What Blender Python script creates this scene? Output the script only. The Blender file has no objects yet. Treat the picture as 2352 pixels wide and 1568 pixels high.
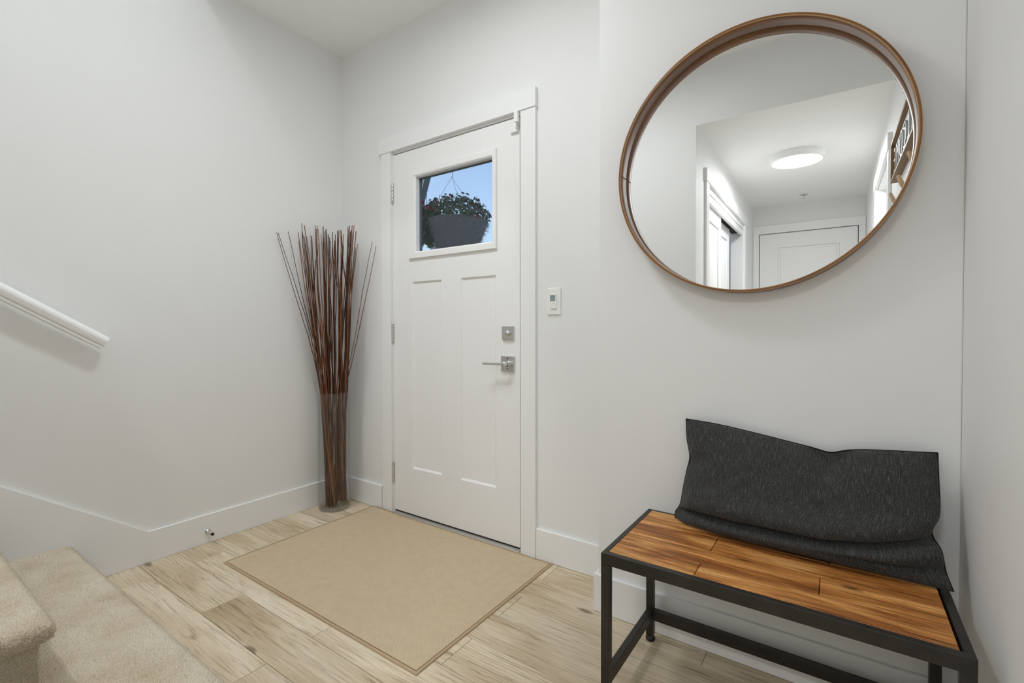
import bpy, bmesh, math, random
import numpy as np
from mathutils import Vector, Matrix, Quaternion

# ------------------------------------------------------------------ camera, world, exposure
scene = bpy.context.scene
COL = scene.collection
cam_data = bpy.data.cameras.new("camera")
cam_data.sensor_width = 36.0
cam_data.lens = 1091.71 / 2352 * 36.0
cam_data.shift_y = (774.69 - 784.0) / 2352
cam_data.clip_start = 0.02
cam = bpy.data.objects.new("camera", cam_data)
COL.objects.link(cam)
cr = Vector((0.82179816, 0.56977805, -0.00086342))
cu = Vector((-0.00799713, 0.01304954, 0.99988287))
cf = Vector((-0.56972258, 0.821695, -0.01528068))
cam.matrix_world = Matrix(((cr.x, cu.x, -cf.x, 2.72231), (cr.y, cu.y, -cf.y, -1.95818),
                           (cr.z, cu.z, -cf.z, 1.107), (0, 0, 0, 1)))
scene.camera = cam

world = bpy.data.worlds.new("sky")
scene.world = world
world.use_nodes = True
wn = world.node_tree.nodes
wl = world.node_tree.links
sky = wn.new("ShaderNodeTexSky")
sky.sky_type = 'NISHITA'
sky.sun_disc = False
sky.sun_elevation = math.radians(48)
sky.sun_rotation = math.radians(200)
sky.air_density = 1.0
sky.dust_density = 3.6
sky.ozone_density = 1.6
wl.new(sky.outputs[0], wn["Background"].inputs[0])
wn["Background"].inputs[1].default_value = 0.205

scene.view_settings.view_transform = 'Standard'
scene.view_settings.look = 'None'
scene.view_settings.gamma = 1.0
scene.view_settings.use_curve_mapping = False
scene.view_settings.exposure = 0.40
scene.cycles.max_bounces = 12
scene.cycles.diffuse_bounces = 10
scene.cycles.transparent_max_bounces = 24
scene.cycles.sample_clamp_indirect = 6.0

L_FOYER, L_HALL, L_UP = 34.0, 46.0, 112.0

# ------------------------------------------------------------------ helpers
rnd = random.Random(7)
nrg = np.random.default_rng(11)


def tag(o, label=None, cat=None, group=None, kind=None):
    if label: o["label"] = label
    if cat: o["category"] = cat
    if group: o["group"] = group
    if kind: o["kind"] = kind
    return o


def empty(name, loc, label=None, cat=None, group=None, kind=None):
    o = bpy.data.objects.new(name, None)
    o.empty_display_size = 0.05
    o.location = loc
    COL.objects.link(o)
    return tag(o, label, cat, group, kind)


def origin_of(o):
    p = Vector((0, 0, 0))
    while o is not None:
        p += o.location
        o = o.parent
    return p


class MB:
    """collects shapes given in room coordinates; build() links them as one mesh object"""

    def __init__(self):
        self.v, self.f, self.s = [], [], []

    def add(self, vs, fs, smooth=False):
        n = len(self.v)
        self.v += [tuple(p) for p in vs]
        self.f += [tuple(i + n for i in f) for f in fs]
        self.s += [smooth] * len(fs)
        return self

    def box(self, x0, x1, y0, y1, z0, z1):
        x0, x1 = sorted((x0, x1)); y0, y1 = sorted((y0, y1)); z0, z1 = sorted((z0, z1))
        return self.add([(x0, y0, z0), (x1, y0, z0), (x1, y1, z0), (x0, y1, z0), (x0, y0, z1), (x1, y0, z1), (x1, y1, z1), (x0, y1, z1)],
                        [(0, 3, 2, 1), (4, 5, 6, 7), (0, 1, 5, 4), (1, 2, 6, 5), (2, 3, 7, 6), (3, 0, 4, 7)])

    def prism(self, poly, axis, a0, a1, smooth=False):
        """poly: 2-D outline in the two other axes (order x,y,z without axis), extruded from a0 to a1"""
        n = len(poly)

        def mk(p, a):
            if axis == 'x': return (a, p[0], p[1])
            if axis == 'y': return (p[0], a, p[1])
            return (p[0], p[1], a)
        vs = [mk(p, a0) for p in poly] + [mk(p, a1) for p in poly]
        self.add(vs, [tuple(range(n))[::-1], tuple(range(n, 2 * n))])
        self.s[-2:] = [False, False]
        return self.add(vs, [(i, (i + 1) % n, n + (i + 1) % n, n + i) for i in range(n)], smooth)

    def tube(self, pts, radii, seg=8, cap=True):
        pts = [Vector(p) for p in pts]
        if not isinstance(radii, (list, tuple)): radii = [radii] * len(pts)
        t0 = (pts[1] - pts[0]).normalized()
        ref = Vector((0, 0, 1)) if abs(t0.z) < 0.9 else Vector((1, 0, 0))
        nrm = t0.cross(ref).normalized()
        vs, fs = [], []
        for i, p in enumerate(pts):
            t = (pts[min(i + 1, len(pts) - 1)] - pts[max(i - 1, 0)]).normalized()
            nrm = (nrm - t * nrm.dot(t)).normalized()
            b = t.cross(nrm)
            for k in range(seg):
                a = 2 * math.pi * k / seg
                vs.append(p + (nrm * math.cos(a) + b * math.sin(a)) * radii[i])
        for i in range(len(pts) - 1):
            for k in range(seg):
                k2 = (k + 1) % seg
                fs.append((i * seg + k, i * seg + k2, (i + 1) * seg + k2, (i + 1) * seg + k))
        self.add(vs, fs, True)
        if cap:
            self.add(vs[:seg], [tuple(range(seg))[::-1]])
            self.add(vs[-seg:], [tuple(range(seg))])
        return self

    def lathe(self, prof, centre, axis='z', seg=48, closed=False):
        """prof: (radius, height) pairs turned round the axis through centre"""
        c = Vector(centre)
        vs, fs = [], []
        n = len(prof)
        for k in range(seg):
            a = 2 * math.pi * k / seg
            for r, h in prof:
                if axis == 'z': q = Vector((r * math.cos(a), r * math.sin(a), h))
                elif axis == 'y': q = Vector((r * math.cos(a), h, r * math.sin(a)))
                else: q = Vector((h, r * math.cos(a), r * math.sin(a)))
                vs.append(c + q)
        m = n if closed else n - 1
        for k in range(seg):
            k2 = (k + 1) % seg
            for i in range(m):
                j = (i + 1) % n
                fs.append((k * n + i, k2 * n + i, k2 * n + j, k * n + j))
        return self.add(vs, fs, True)

    def build(self, name, mat, parent=None, bevel=0.0, segs=2, fixn=True, autosmooth=None):
        off = origin_of(parent) if parent is not None else Vector((0, 0, 0))
        me = bpy.data.meshes.new(name)
        me.from_pydata([(p[0] - off.x, p[1] - off.y, p[2] - off.z) for p in self.v], [], self.f)
        me.polygons.foreach_set("use_smooth", self.s)
        if fixn:
            bm = bmesh.new(); bm.from_mesh(me)
            bmesh.ops.remove_doubles(bm, verts=bm.verts, dist=1e-6)
            bmesh.ops.recalc_face_normals(bm, faces=bm.faces)
            bm.to_mesh(me); bm.free()
        me.materials.append(mat)
        o = bpy.data.objects.new(name, me)
        COL.objects.link(o)
        if parent is not None: o.parent = parent
        if bevel:
            b = o.modifiers.new("bevel", 'BEVEL')
            b.width = bevel; b.segments = segs; b.limit_method = 'ANGLE'; b.angle_limit = math.radians(40)
            b.harden_normals = False
        return o


def bx(name, mat, parent, *dims, bevel=0.0, segs=2):
    return MB().box(*dims).build(name, mat, parent, bevel, segs)


# ------------------------------------------------------------------ materials
def new_mat(name):
    m = bpy.data.materials.new(name)
    m.use_nodes = True
    nt = m.node_tree
    return m, nt, nt.nodes["Principled BSDF"]


def node(nt, typ, **kw):
    n = nt.nodes.new(typ)
    for k, v in kw.items():
        if k.startswith("i_"):
            key = k[2:]
            n.inputs[int(key) if key.isdigit() else key.replace("_", " ")].default_value = v
        else:
            setattr(n, k, v)
    return n


def ramp(nt, fac, stops, interp='LINEAR'):
    r = nt.nodes.new("ShaderNodeValToRGB")
    r.color_ramp.interpolation = interp
    el = r.color_ramp.elements
    while len(el) < len(stops): el.new(0.5)
    for e, (p, c) in zip(el, stops):
        e.position = p
        e.color = (*c, 1) if len(c) == 3 else c
    nt.links.new(fac, r.inputs[0])
    return r


def mapping(nt, src, scale, loc=(0, 0, 0), rot=(0, 0, 0)):
    mp = nt.nodes.new("ShaderNodeMapping")
    mp.inputs["Scale"].default_value = scale
    mp.inputs["Location"].default_value = loc
    mp.inputs["Rotation"].default_value = rot
    nt.links.new(src, mp.inputs[0])
    return mp.outputs[0]


def noise(nt, vec, scale, detail=4.0, rough=0.5, dist=0.0):
    n = nt.nodes.new("ShaderNodeTexNoise")
    n.inputs["Scale"].default_value = scale
    n.inputs["Detail"].default_value = detail
    n.inputs["Roughness"].default_value = rough
    n.inputs["Distortion"].default_value = dist
    nt.links.new(vec, n.inputs["Vector"])
    return n.outputs["Fac"]


def mixc(nt, fac, a, b, mode='MIX'):
    m = nt.nodes.new("ShaderNodeMix")
    m.data_type = 'RGBA'; m.blend_type = mode
    for sock, v in ((m.inputs["Factor"], fac), (m.inputs[6], a), (m.inputs[7], b)):
        if hasattr(v, "links"): nt.links.new(v, sock)
        elif isinstance(v, (int, float)): sock.default_value = v
        else: sock.default_value = (*v, 1)
    return m.outputs[2]


def math_n(nt, op, a, b=None, clamp=False):
    m = nt.nodes.new("ShaderNodeMath"); m.operation = op; m.use_clamp = clamp
    for i, v in enumerate((a, b)):
        if v is None: continue
        if hasattr(v, "links"): nt.links.new(v, m.inputs[i])
        else: m.inputs[i].default_value = v
    return m.outputs[0]


def bump(nt, p, height, strength, dist=0.002):
    b = nt.nodes.new("ShaderNodeBump")
    b.inputs["Strength"].default_value = strength
    b.inputs["Distance"].default_value = dist
    nt.links.new(height, b.inputs["Height"])
    nt.links.new(b.outputs[0], p.inputs["Normal"])


def paint(name, col, rough=0.55, tex=0.05, scale=260):
    m, nt, p = new_mat(name)
    tc = node(nt, "ShaderNodeNewGeometry")
    pos = tc.outputs["Position"]
    n1 = noise(nt, pos, 1.3, 0)
    c = mixc(nt, n1, tuple(x * 0.985 for x in col), tuple(min(1, x * 1.01) for x in col))
    nt.links.new(c, p.inputs["Base Color"])
    p.inputs["Roughness"].default_value = rough
    p.inputs["Specular IOR Level"].default_value = 0.35
    if tex > 0.1: bump(nt, p, noise(nt, pos, scale, 1), tex, 0.0006)
    return m


def simple(name, col, rough=0.5, metal=0.0, spec=0.5, tex=0.0, scale=200):
    m, nt, p = new_mat(name)
    tc = node(nt, "ShaderNodeNewGeometry")
    n1 = noise(nt, tc.outputs["Position"], 40, 3)
    c = mixc(nt, n1, tuple(x * 0.94 for x in col), tuple(min(1, x * 1.05) for x in col))
    nt.links.new(c, p.inputs["Base Color"])
    p.inputs["Roughness"].default_value = rough
    p.inputs["Metallic"].default_value = metal
    p.inputs["Specular IOR Level"].default_value = spec
    if tex: bump(nt, p, noise(nt, tc.outputs["Position"], scale, 3), tex, 0.001)
    return m


M = {}
M['wall'] = paint("wall_paint", (0.822, 0.829, 0.828), 0.6, 0.06)
M['ceil'] = paint("ceiling_paint", (0.90, 0.905, 0.905), 0.8, 0.12, 160)
M['trim'] = paint("trim_paint", (0.855, 0.862, 0.862), 0.38, 0.0)
M['door'] = paint("door_paint", (0.85, 0.852, 0.85), 0.42, 0.03, 120)
M['plastic'] = simple("white_plastic", (0.86, 0.865, 0.85), 0.35)
M['chrome'] = simple("chrome", (0.72, 0.72, 0.72), 0.16, 1.0)
M['nickel'] = simple("satin_nickel", (0.66, 0.66, 0.65), 0.32, 1.0)
M['dark'] = simple("dark_gap", (0.012, 0.011, 0.010), 0.8)
M['rubber'] = simple("black_rubber", (0.02, 0.02, 0.02), 0.6)
M['alu'] = simple("worn_sill_metal", (0.55, 0.53, 0.50), 0.45, 0.7, 0.5, 0.6, 120)


def floor_mat():
    m, nt, p = new_mat("oak_laminate")
    tc = node(nt, "ShaderNodeTexCoord")
    oi = node(nt, "ShaderNodeObjectInfo")
    rndv = oi.outputs["Random"]
    comb = node(nt, "ShaderNodeCombineXYZ")
    nt.links.new(math_n(nt, 'MULTIPLY', rndv, 37.0), comb.inputs[0])
    nt.links.new(math_n(nt, 'MULTIPLY', rndv, 91.0), comb.inputs[1])
    va = node(nt, "ShaderNodeVectorMath", operation='ADD')
    nt.links.new(tc.outputs["Object"], va.inputs[0]); nt.links.new(comb.outputs[0], va.inputs[1])
    v = va.outputs[0]
    broad = noise(nt, mapping(nt, v, (1.7, 7, 1)), 1.0, 3, 0.55, 0.4)
    grain = noise(nt, mapping(nt, v, (5, 95, 1)), 1.0, 6, 0.65, 0.7)
    fine = noise(nt, mapping(nt, v, (20, 420, 1)), 1.0, 3, 0.6)
    base = ramp(nt, broad, [(0.22, (0.41, 0.315, 0.205)), (0.38, (0.56, 0.465, 0.335)), (0.54, (0.69, 0.605, 0.475)), (0.78, (0.755, 0.695, 0.59))]).outputs[0]
    g = ramp(nt, grain, [(0.33, (0.56, 0.50, 0.42)), (0.47, (0.95, 0.93, 0.90)), (0.70, (1.10, 1.09, 1.07))]).outputs[0]
    c = mixc(nt, 0.85, base, g, 'MULTIPLY')
    c = mixc(nt, 0.25, c, ramp(nt, fine, [(0.3, (0.72, 0.68, 0.62)), (0.65, (1.05, 1.05, 1.05))]).outputs[0], 'MULTIPLY')
    # growth figure: cathedral lines in some places
    wv = node(nt, "ShaderNodeTexWave", wave_type='BANDS', bands_direction='Y')
    wv.inputs["Scale"].default_value = 16.0; wv.inputs["Distortion"].default_value = 9.0
    wv.inputs["Detail"].default_value = 2.0; wv.inputs["Detail Scale"].default_value = 0.7
    nt.links.new(mapping(nt, v, (0.55, 1.6, 1)), wv.inputs["Vector"])
    figm = ramp(nt, noise(nt, mapping(nt, v, (1.3, 5, 1), (3, 8, 0)), 1.0, 2), [(0.52, (0, 0, 0)), (0.66, (1, 1, 1))]).outputs[0]
    wl_ = ramp(nt, wv.outputs["Fac"], [(0.02, (0.66, 0.60, 0.50)), (0.25, (1, 1, 1))]).outputs[0]
    c2 = mixc(nt, 0.75, c, wl_, 'MULTIPLY')
    c = mixc(nt, figm, c, c2)
    # knots
    vo = node(nt, "ShaderNodeTexVoronoi", feature='F1')
    vo.inputs["Scale"].default_value = 1.0
    warp = noise(nt, mapping(nt, v, (14, 40, 1)), 1.0, 3)
    vw = node(nt, "ShaderNodeVectorMath", operation='ADD')
    wc = node(nt, "ShaderNodeCombineXYZ"); nt.links.new(math_n(nt, 'MULTIPLY', warp, 0.16), wc.inputs[0]); nt.links.new(math_n(nt, 'MULTIPLY', warp, 0.12), wc.inputs[1])
    nt.links.new(mapping(nt, v, (3.1, 8.0, 0.0)), vw.inputs[0]); nt.links.new(wc.outputs[0], vw.inputs[1])
    nt.links.new(vw.outputs[0], vo.inputs["Vector"])
    sel = node(nt, "ShaderNodeSeparateColor"); nt.links.new(vo.outputs["Color"], sel.inputs[0])
    pick = math_n(nt, 'GREATER_THAN', sel.outputs[0], 0.42)
    size = math_n(nt, 'MULTIPLY', sel.outputs[1], 0.10)
    kn = math_n(nt, 'SUBTRACT', math_n(nt, 'ADD', size, 0.05), vo.outputs["Distance"])
    kn = math_n(nt, 'MULTIPLY', kn, 14.0, True)
    kn = math_n(nt, 'MULTIPLY', kn, pick, True)
    c = mixc(nt, math_n(nt, 'MULTIPLY', kn, 0.8), c, (0.17, 0.125, 0.075))
    # fine checks
    ck = noise(nt, mapping(nt, v, (3.2, 120, 1), (5, 2, 0)), 1.0, 3, 0.5, 1.0)
    ckm = ramp(nt, ck, [(0.665, (0, 0, 0)), (0.72, (1, 1, 1))]).outputs[0]
    c = mixc(nt, math_n(nt, 'MULTIPLY', ckm, 0.55), c, (0.20, 0.15, 0.095))
    # plank to plank tone
    tone = ramp(nt, rndv, [(0.0, (0.93, 0.91, 0.875)), (0.5, (1.0, 0.985, 0.96)), (1.0, (1.05, 1.045, 1.04))]).outputs[0]
    c = mixc(nt, 1.0, c, tone, 'MULTIPLY')
    nt.links.new(c, p.inputs["Base Color"])
    nt.links.new(ramp(nt, grain, [(0.2, (0.62,) * 3), (0.8, (0.48,) * 3)]).outputs[0], p.inputs["Roughness"])
    p.inputs["Specular IOR Level"].default_value = 0.3
    bump(nt, p, grain, 0.25, 0.0008)
    return m


M['floor'] = floor_mat()


def bench_wood():
    m, nt, p = new_mat("reclaimed_pine")
    tc = node(nt, "ShaderNodeTexCoord")
    oi = node(nt, "ShaderNodeObjectInfo")
    comb = node(nt, "ShaderNodeCombineXYZ")
    nt.links.new(math_n(nt, 'MULTIPLY', oi.outputs["Random"], 23.0), comb.inputs[0])
    nt.links.new(math_n(nt, 'MULTIPLY', oi.outputs["Random"], 61.0), comb.inputs[1])
    va = node(nt, "ShaderNodeVectorMath", operation='ADD')
    nt.links.new(tc.outputs["Object"], va.inputs[0]); nt.links.new(comb.outputs[0], va.inputs[1])
    v = va.outputs[0]
    broad = noise(nt, mapping(nt, v, (3, 16, 1)), 1.0, 3, 0.5, 0.6)
    grain = noise(nt, mapping(nt, v, (4.0, 150, 1)), 1.0, 5, 0.6, 0.8)
    fine = noise(nt, mapping(nt, v, (28, 520, 1)), 1.0, 4, 0.65)
    base = ramp(nt, broad, [(0.28, (0.20, 0.060, 0.012)), (0.43, (0.40, 0.148, 0.032)), (0.56, (0.61, 0.275, 0.074)), (0.72, (0.84, 0.48, 0.18))]).outputs[0]
    g = ramp(nt, grain, [(0.34, (0.28, 0.20, 0.15)), (0.44, (0.80, 0.75, 0.70)), (0.58, (1.08, 1.06, 1.03)), (0.68, (1.55, 1.65, 1.8))]).outputs[0]
    c = mixc(nt, 0.9, base, g, 'MULTIPLY')
    c = mixc(nt, 0.7, c, ramp(nt, fine, [(0.3, (0.42, 0.36, 0.30)), (0.52, (1.0, 1.0, 1.0)), (0.72, (1.3, 1.35, 1.4))]).outputs[0], 'MULTIPLY')
    # worn pale patches
    wn_ = noise(nt, mapping(nt, v, (4.5, 26, 1), (9, 1, 0)), 1.0, 4, 0.6, 1.0)
    wm = ramp(nt, wn_, [(0.69, (0, 0, 0)), (0.72, (1, 1, 1))]).outputs[0]
    c = mixc(nt, math_n(nt, 'MULTIPLY', wm, 0.65), c, (0.70, 0.50, 0.27))
    # knots
    vo = node(nt, "ShaderNodeTexVoronoi", feature='F1'); vo.inputs["Scale"].default_value = 1.0
    nt.links.new(mapping(nt, v, (4.2, 9.5, 0.0)), vo.inputs["Vector"])
    sel = node(nt, "ShaderNodeSeparateColor"); nt.links.new(vo.outputs["Color"], sel.inputs[0])
    kn = math_n(nt, 'MULTIPLY', math_n(nt, 'SUBTRACT', 0.14, vo.outputs["Distance"]), 16.0, True)
    kn = math_n(nt, 'MULTIPLY', kn, math_n(nt, 'GREATER_THAN', sel.outputs[0], 0.62), True)
    c = mixc(nt, math_n(nt, 'MULTIPLY', kn, 0.85), c, (0.075, 0.025, 0.008))
    nt.links.new(c, p.inputs["Base Color"])
    p.inputs["Roughness"].default_value = 0.48
    p.inputs["Specular IOR Level"].default_value = 0.4
    bump(nt, p, grain, 0.55, 0.0022)
    return m


M['bench_wood'] = bench_wood()


def walnut():
    m, nt, p = new_mat("walnut_veneer")
    tc = node(nt, "ShaderNodeTexCoord")
    v = tc.outputs["Object"]
    # grain runs round the ring: use angle and depth
    sp = node(nt, "ShaderNodeSeparateXYZ"); nt.links.new(v, sp.inputs[0])
    ang = math_n(nt, 'ARCTAN2', sp.outputs[2], sp.outputs[0])
    cb = node(nt, "ShaderNodeCombineXYZ")
    nt.links.new(math_n(nt, 'MULTIPLY', ang, 2.2), cb.inputs[0])
    nt.links.new(math_n(nt, 'MULTIPLY', sp.outputs[1], 120.0), cb.inputs[1])
    g = noise(nt, cb.outputs[0], 1.0, 5, 0.6, 0.6)
    fine = noise(nt, mapping(nt, v, (300, 900, 300)), 1.0, 2)
    c = ramp(nt, g, [(0.3, (0.115, 0.040, 0.009)), (0.5, (0.20, 0.078, 0.018)), (0.75, (0.285, 0.125, 0.035))]).outputs[0]
    c = mixc(nt, 0.35, c, ramp(nt, fine, [(0.3, (0.7, 0.7, 0.7)), (0.7, (1.1, 1.1, 1.1))]).outputs[0], 'MULTIPLY')
    nt.links.new(c, p.inputs["Base Color"])
    p.inputs["Roughness"].default_value = 0.36
    p.inputs["Specular IOR Level"].default_value = 0.55
    bump(nt, p, fine, 0.15, 0.0005)
    return m


M['walnut'] = walnut()
M['rim_edge'] = simple("rim_highlight_tone", (0.50, 0.30, 0.13), 0.5)  # bright edge highlight of the mirror rim, painted in as a beige tone


def mirror_mat():
    m, nt, p = new_mat("silvered_glass")
    tc = node(nt, "ShaderNodeNewGeometry")
    c = mixc(nt, noise(nt, tc.outputs["Position"], 0.8, 2), (0.93, 0.935, 0.93), (0.945, 0.95, 0.945))
    nt.links.new(c, p.inputs["Base Color"])
    p.inputs["Metallic"].default_value = 1.0
    p.inputs["Roughness"].default_value = 0.0
    return m


M['mirror'] = mirror_mat()


def thin_glass(name, tint=(1, 1, 1), boost=1.0, ior=1.5):
    m = bpy.data.materials.new(name); m.use_nodes = True
    nt = m.node_tree
    for n in list(nt.nodes):
        if n.type != 'OUTPUT_MATERIAL': nt.nodes.remove(n)
    out = [n for n in nt.nodes if n.type == 'OUTPUT_MATERIAL'][0]
    tr = node(nt, "ShaderNodeBsdfTransparent"); tr.inputs[0].default_value = (*tint, 1)
    gl = node(nt, "ShaderNodeBsdfGlossy"); gl.inputs["Roughness"].default_value = 0.02
    lw = node(nt, "ShaderNodeLayerWeight"); lw.inputs[0].default_value = 0.5
    fz = math_n(nt, 'ADD', math_n(nt, 'MULTIPLY', math_n(nt, 'POWER', lw.outputs["Facing"], 5.0), 0.9), 0.04)
    geo = node(nt, "ShaderNodeNewGeometry")
    k = noise(nt, geo.outputs["Position"], 3.0, 2)
    f = math_n(nt, 'MULTIPLY', fz, math_n(nt, 'ADD', math_n(nt, 'MULTIPLY', k, 0.1), boost), True)
    mx = node(nt, "ShaderNodeMixShader")
    nt.links.new(f, mx.inputs[0]); nt.links.new(tr.outputs[0], mx.inputs[1]); nt.links.new(gl.outputs[0], mx.inputs[2])
    nt.links.new(mx.outputs[0], out.inputs[0])
    return m


M['pane'] = thin_glass("window_glass", (0.985, 0.995, 0.99), 0.6)
M['vase'] = thin_glass("vase_glass", (0.988, 0.992, 0.988), 0.9)


def mat_rug():
    m, nt, p = new_mat("sisal_weave")
    tc = node(nt, "ShaderNodeTexCoord")
    v = tc.outputs["Object"]
    fl = noise(nt, mapping(nt, v, (240, 420, 1), rot=(0, 0, 0.5)), 1.0, 3, 0.7)
    med = noise(nt, v, 26, 4, 0.6)
    wv = node(nt, "ShaderNodeTexWave", wave_type='BANDS', bands_direction='DIAGONAL')
    wv.inputs["Scale"].default_value = 105.0; wv.inputs["Distortion"].default_value = 1.6; wv.inputs["Detail"].default_value = 1.0
    nt.links.new(mapping(nt, v, (1, 1, 0)), wv.inputs["Vector"])
    c = ramp(nt, fl, [(0.25, (0.37, 0.295, 0.195)), (0.45, (0.58, 0.475, 0.33)), (0.6, (0.66, 0.54, 0.385)), (0.8, (0.80, 0.67, 0.50))]).outputs[0]
    c = mixc(nt, 0.35, c, ramp(nt, med, [(0.35, (0.86, 0.87, 0.80)), (0.65, (1.08, 1.02, 1.0))]).outputs[0], 'MULTIPLY')
    c = mixc(nt, 0.3, c, ramp(nt, wv.outputs["Fac"], [(0.1, (0.72, 0.68, 0.62)), (0.6, (1.05, 1.05, 1.05))]).outputs[0], 'MULTIPLY')
    sp = noise(nt, v, 120, 1, 0.4)
    c = mixc(nt, ramp(nt, sp, [(0.79, (0, 0, 0)), (0.82, (1, 1, 1))]).outputs[0], c, (0.14, 0.095, 0.06))
    nt.links.new(c, p.inputs["Base Color"])
    p.inputs["Roughness"].default_value = 0.9
    p.inputs["Specular IOR Level"].default_value = 0.1
    h = math_n(nt, 'ADD', math_n(nt, 'MULTIPLY', wv.outputs["Fac"], 0.6), fl)
    bump(nt, p, h, 0.6, 0.0015)
    return m


M['rug'] = mat_rug()
M['binding'] = simple("rug_binding", (0.50, 0.375, 0.24), 0.85, 0, 0.1, 0.6, 900)
M['stitch'] = simple("rug_stitch_line", (0.20, 0.125, 0.06), 0.9, 0, 0.1)


def mat_pillow():
    m, nt, p = new_mat("charcoal_slub_fabric")
    tc = node(nt, "ShaderNodeTexCoord")
    uv = tc.outputs["UV"]
    slub = noise(nt, mapping(nt, uv, (330, 26, 1)), 1.0, 4, 0.7, 0.4)
    stitch = noise(nt, mapping(nt, uv, (330, 250, 1), rot=(0, 0, 0.4)), 1.0, 2, 0.6)
    c = ramp(nt, slub, [(0.3, (0.028, 0.0285, 0.028)), (0.5, (0.040, 0.0405, 0.040)), (0.62, (0.072, 0.073, 0.072)), (0.74, (0.165, 0.167, 0.165))]).outputs[0]
    c = mixc(nt, 0.8, c, ramp(nt, stitch, [(0.3, (0.35, 0.35, 0.35)), (0.50, (1, 1, 1)), (0.72, (2.6, 2.6, 2.6))]).outputs[0], 'MULTIPLY')
    nt.links.new(c, p.inputs["Base Color"])
    p.inputs["Roughness"].default_value = 0.95
    p.inputs["Specular IOR Level"].default_value = 0.08
    p.inputs["Sheen Weight"].default_value = 0.12
    p.inputs["Sheen Roughness"].default_value = 0.5
    bump(nt, p, math_n(nt, 'ADD', stitch, math_n(nt, 'MULTIPLY', slub, 0.6)), 0.5, 0.0012)
    return m


M['pillow'] = mat_pillow()


def mat_black_metal():
    m, nt, p = new_mat("blackened_steel")
    tc = node(nt, "ShaderNodeNewGeometry")
    n1 = noise(nt, tc.outputs["Position"], 14, 4, 0.6)
    n2 = noise(nt, tc.outputs["Position"], 170, 3, 0.6)
    c = ramp(nt, n1, [(0.3, (0.012, 0.0105, 0.009)), (0.7, (0.030, 0.025, 0.019))]).outputs[0]
    c = mixc(nt, ramp(nt, n2, [(0.72, (0, 0, 0)), (0.80, (0.5, 0.5, 0.5))]).outputs[0], c, (0.06, 0.045, 0.03))
    nt.links.new(c, p.inputs["Base Color"])
    p.inputs["Roughness"].default_value = 0.42
    p.inputs["Specular IOR Level"].default_value = 0.45
    bump(nt, p, n2, 0.12, 0.0006)
    return m


M['black'] = mat_black_metal()


def mat_carpet(name, k=1.0):
    m, nt, p = new_mat(name)
    tc = node(nt, "ShaderNodeNewGeometry")
    pos = tc.outputs["Position"]
    n1 = noise(nt, pos, 7.0, 4, 0.6)
    n2 = noise(nt, pos, 420, 3, 0.7)
    c = ramp(nt, n1, [(0.3, (0.53 * k, 0.45 * k, 0.335 * k)), (0.5, (0.59 * k, 0.52 * k, 0.415 * k)), (0.7, (0.63 * k, 0.57 * k, 0.475 * k))]).outputs[0]
    c = mixc(nt, 0.75, c, ramp(nt, n2, [(0.32, (0.58, 0.54, 0.47)), (0.55, (1.06, 1.06, 1.06))]).outputs[0], 'MULTIPLY')
    nt.links.new(c, p.inputs["Base Color"])
    p.inputs["Roughness"].default_value = 0.95
    p.inputs["Specular IOR Level"].default_value = 0.05
    if k < 1.1: bump(nt, p, n2, 0.7, 0.003)
    return m


M['carpet'] = mat_carpet("beige_carpet", 1.0)
M['pile'] = mat_carpet("beige_carpet_pile", 1.27)


def mat_twig():
    m, nt, p = new_mat("willow_bark")
    tc = node(nt, "ShaderNodeTexCoord")
    oi = node(nt, "ShaderNodeObjectInfo")
    v = tc.outputs["Object"]
    st = noise(nt, mapping(nt, v, (160, 160, 14)), 1.0, 4, 0.6)
    a = ramp(nt, st, [(0.3, (0.045, 0.016, 0.008)), (0.55, (0.125, 0.043, 0.019)), (0.8, (0.23, 0.10, 0.05))]).outputs[0]
    tone = ramp(nt, oi.outputs["Random"], [(0.0, (0.22, 0.20, 0.2)), (0.3, (0.6, 0.55, 0.5)), (0.6, (1.2, 1.05, 1.0)), (0.85, (1.7, 1.75, 1.4)), (1.0, (1.9, 2.6, 1.5))]).outputs[0]
    c = mixc(nt, 1.0, a, tone, 'MULTIPLY')
    nt.links.new(c, p.inputs["Base Color"])
    p.inputs["Roughness"].default_value = 0.5
    p.inputs["Specular IOR Level"].default_value = 0.4
    bump(nt, p, st, 0.4, 0.001)
    return m


M['twig'] = mat_twig()


def emit(name, strength, col=(0.955, 0.982, 1.0)):
    m, nt, p = new_mat(name)
    geo = node(nt, "ShaderNodeNewGeometry")
    c = mixc(nt, noise(nt, geo.outputs["Position"], 2.0, 1), col, tuple(x * 0.99 for x in col))
    nt.links.new(c, p.inputs["Emission Color"])
    p.inputs["Base Color"].default_value = (0.9, 0.9, 0.9, 1)
    p.inputs["Emission Strength"].default_value = strength
    return m


# ------------------------------------------------------------------ room constants
XR, YM, XJ, H = 2.989, -0.231, 1.939, 2.900
YH, ZC, XL, YB = -1.948, 2.485, 1.918, -4.800
BBH, BBT = 0.1466, 0.014
XS = 1.12                      # stair side wall
YO = -0.87                     # edge of the stairwell opening in the ceiling
ZU = 5.40


def struct(o, label, cat):
    return tag(o, label, cat, kind="structure")


# ------------------------------------------------------------------ shell
fl = struct(bx("floor", M['dark'], None, -0.02, XR + 0.02, YB - 0.02, 0.0, -0.06, -0.012), "light oak plank floor of the entry and hall", "floor")

# planks: rows along X
PW, PL, PG = 0.1625, 0.97, 0.0007
plank_cache = {}


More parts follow.
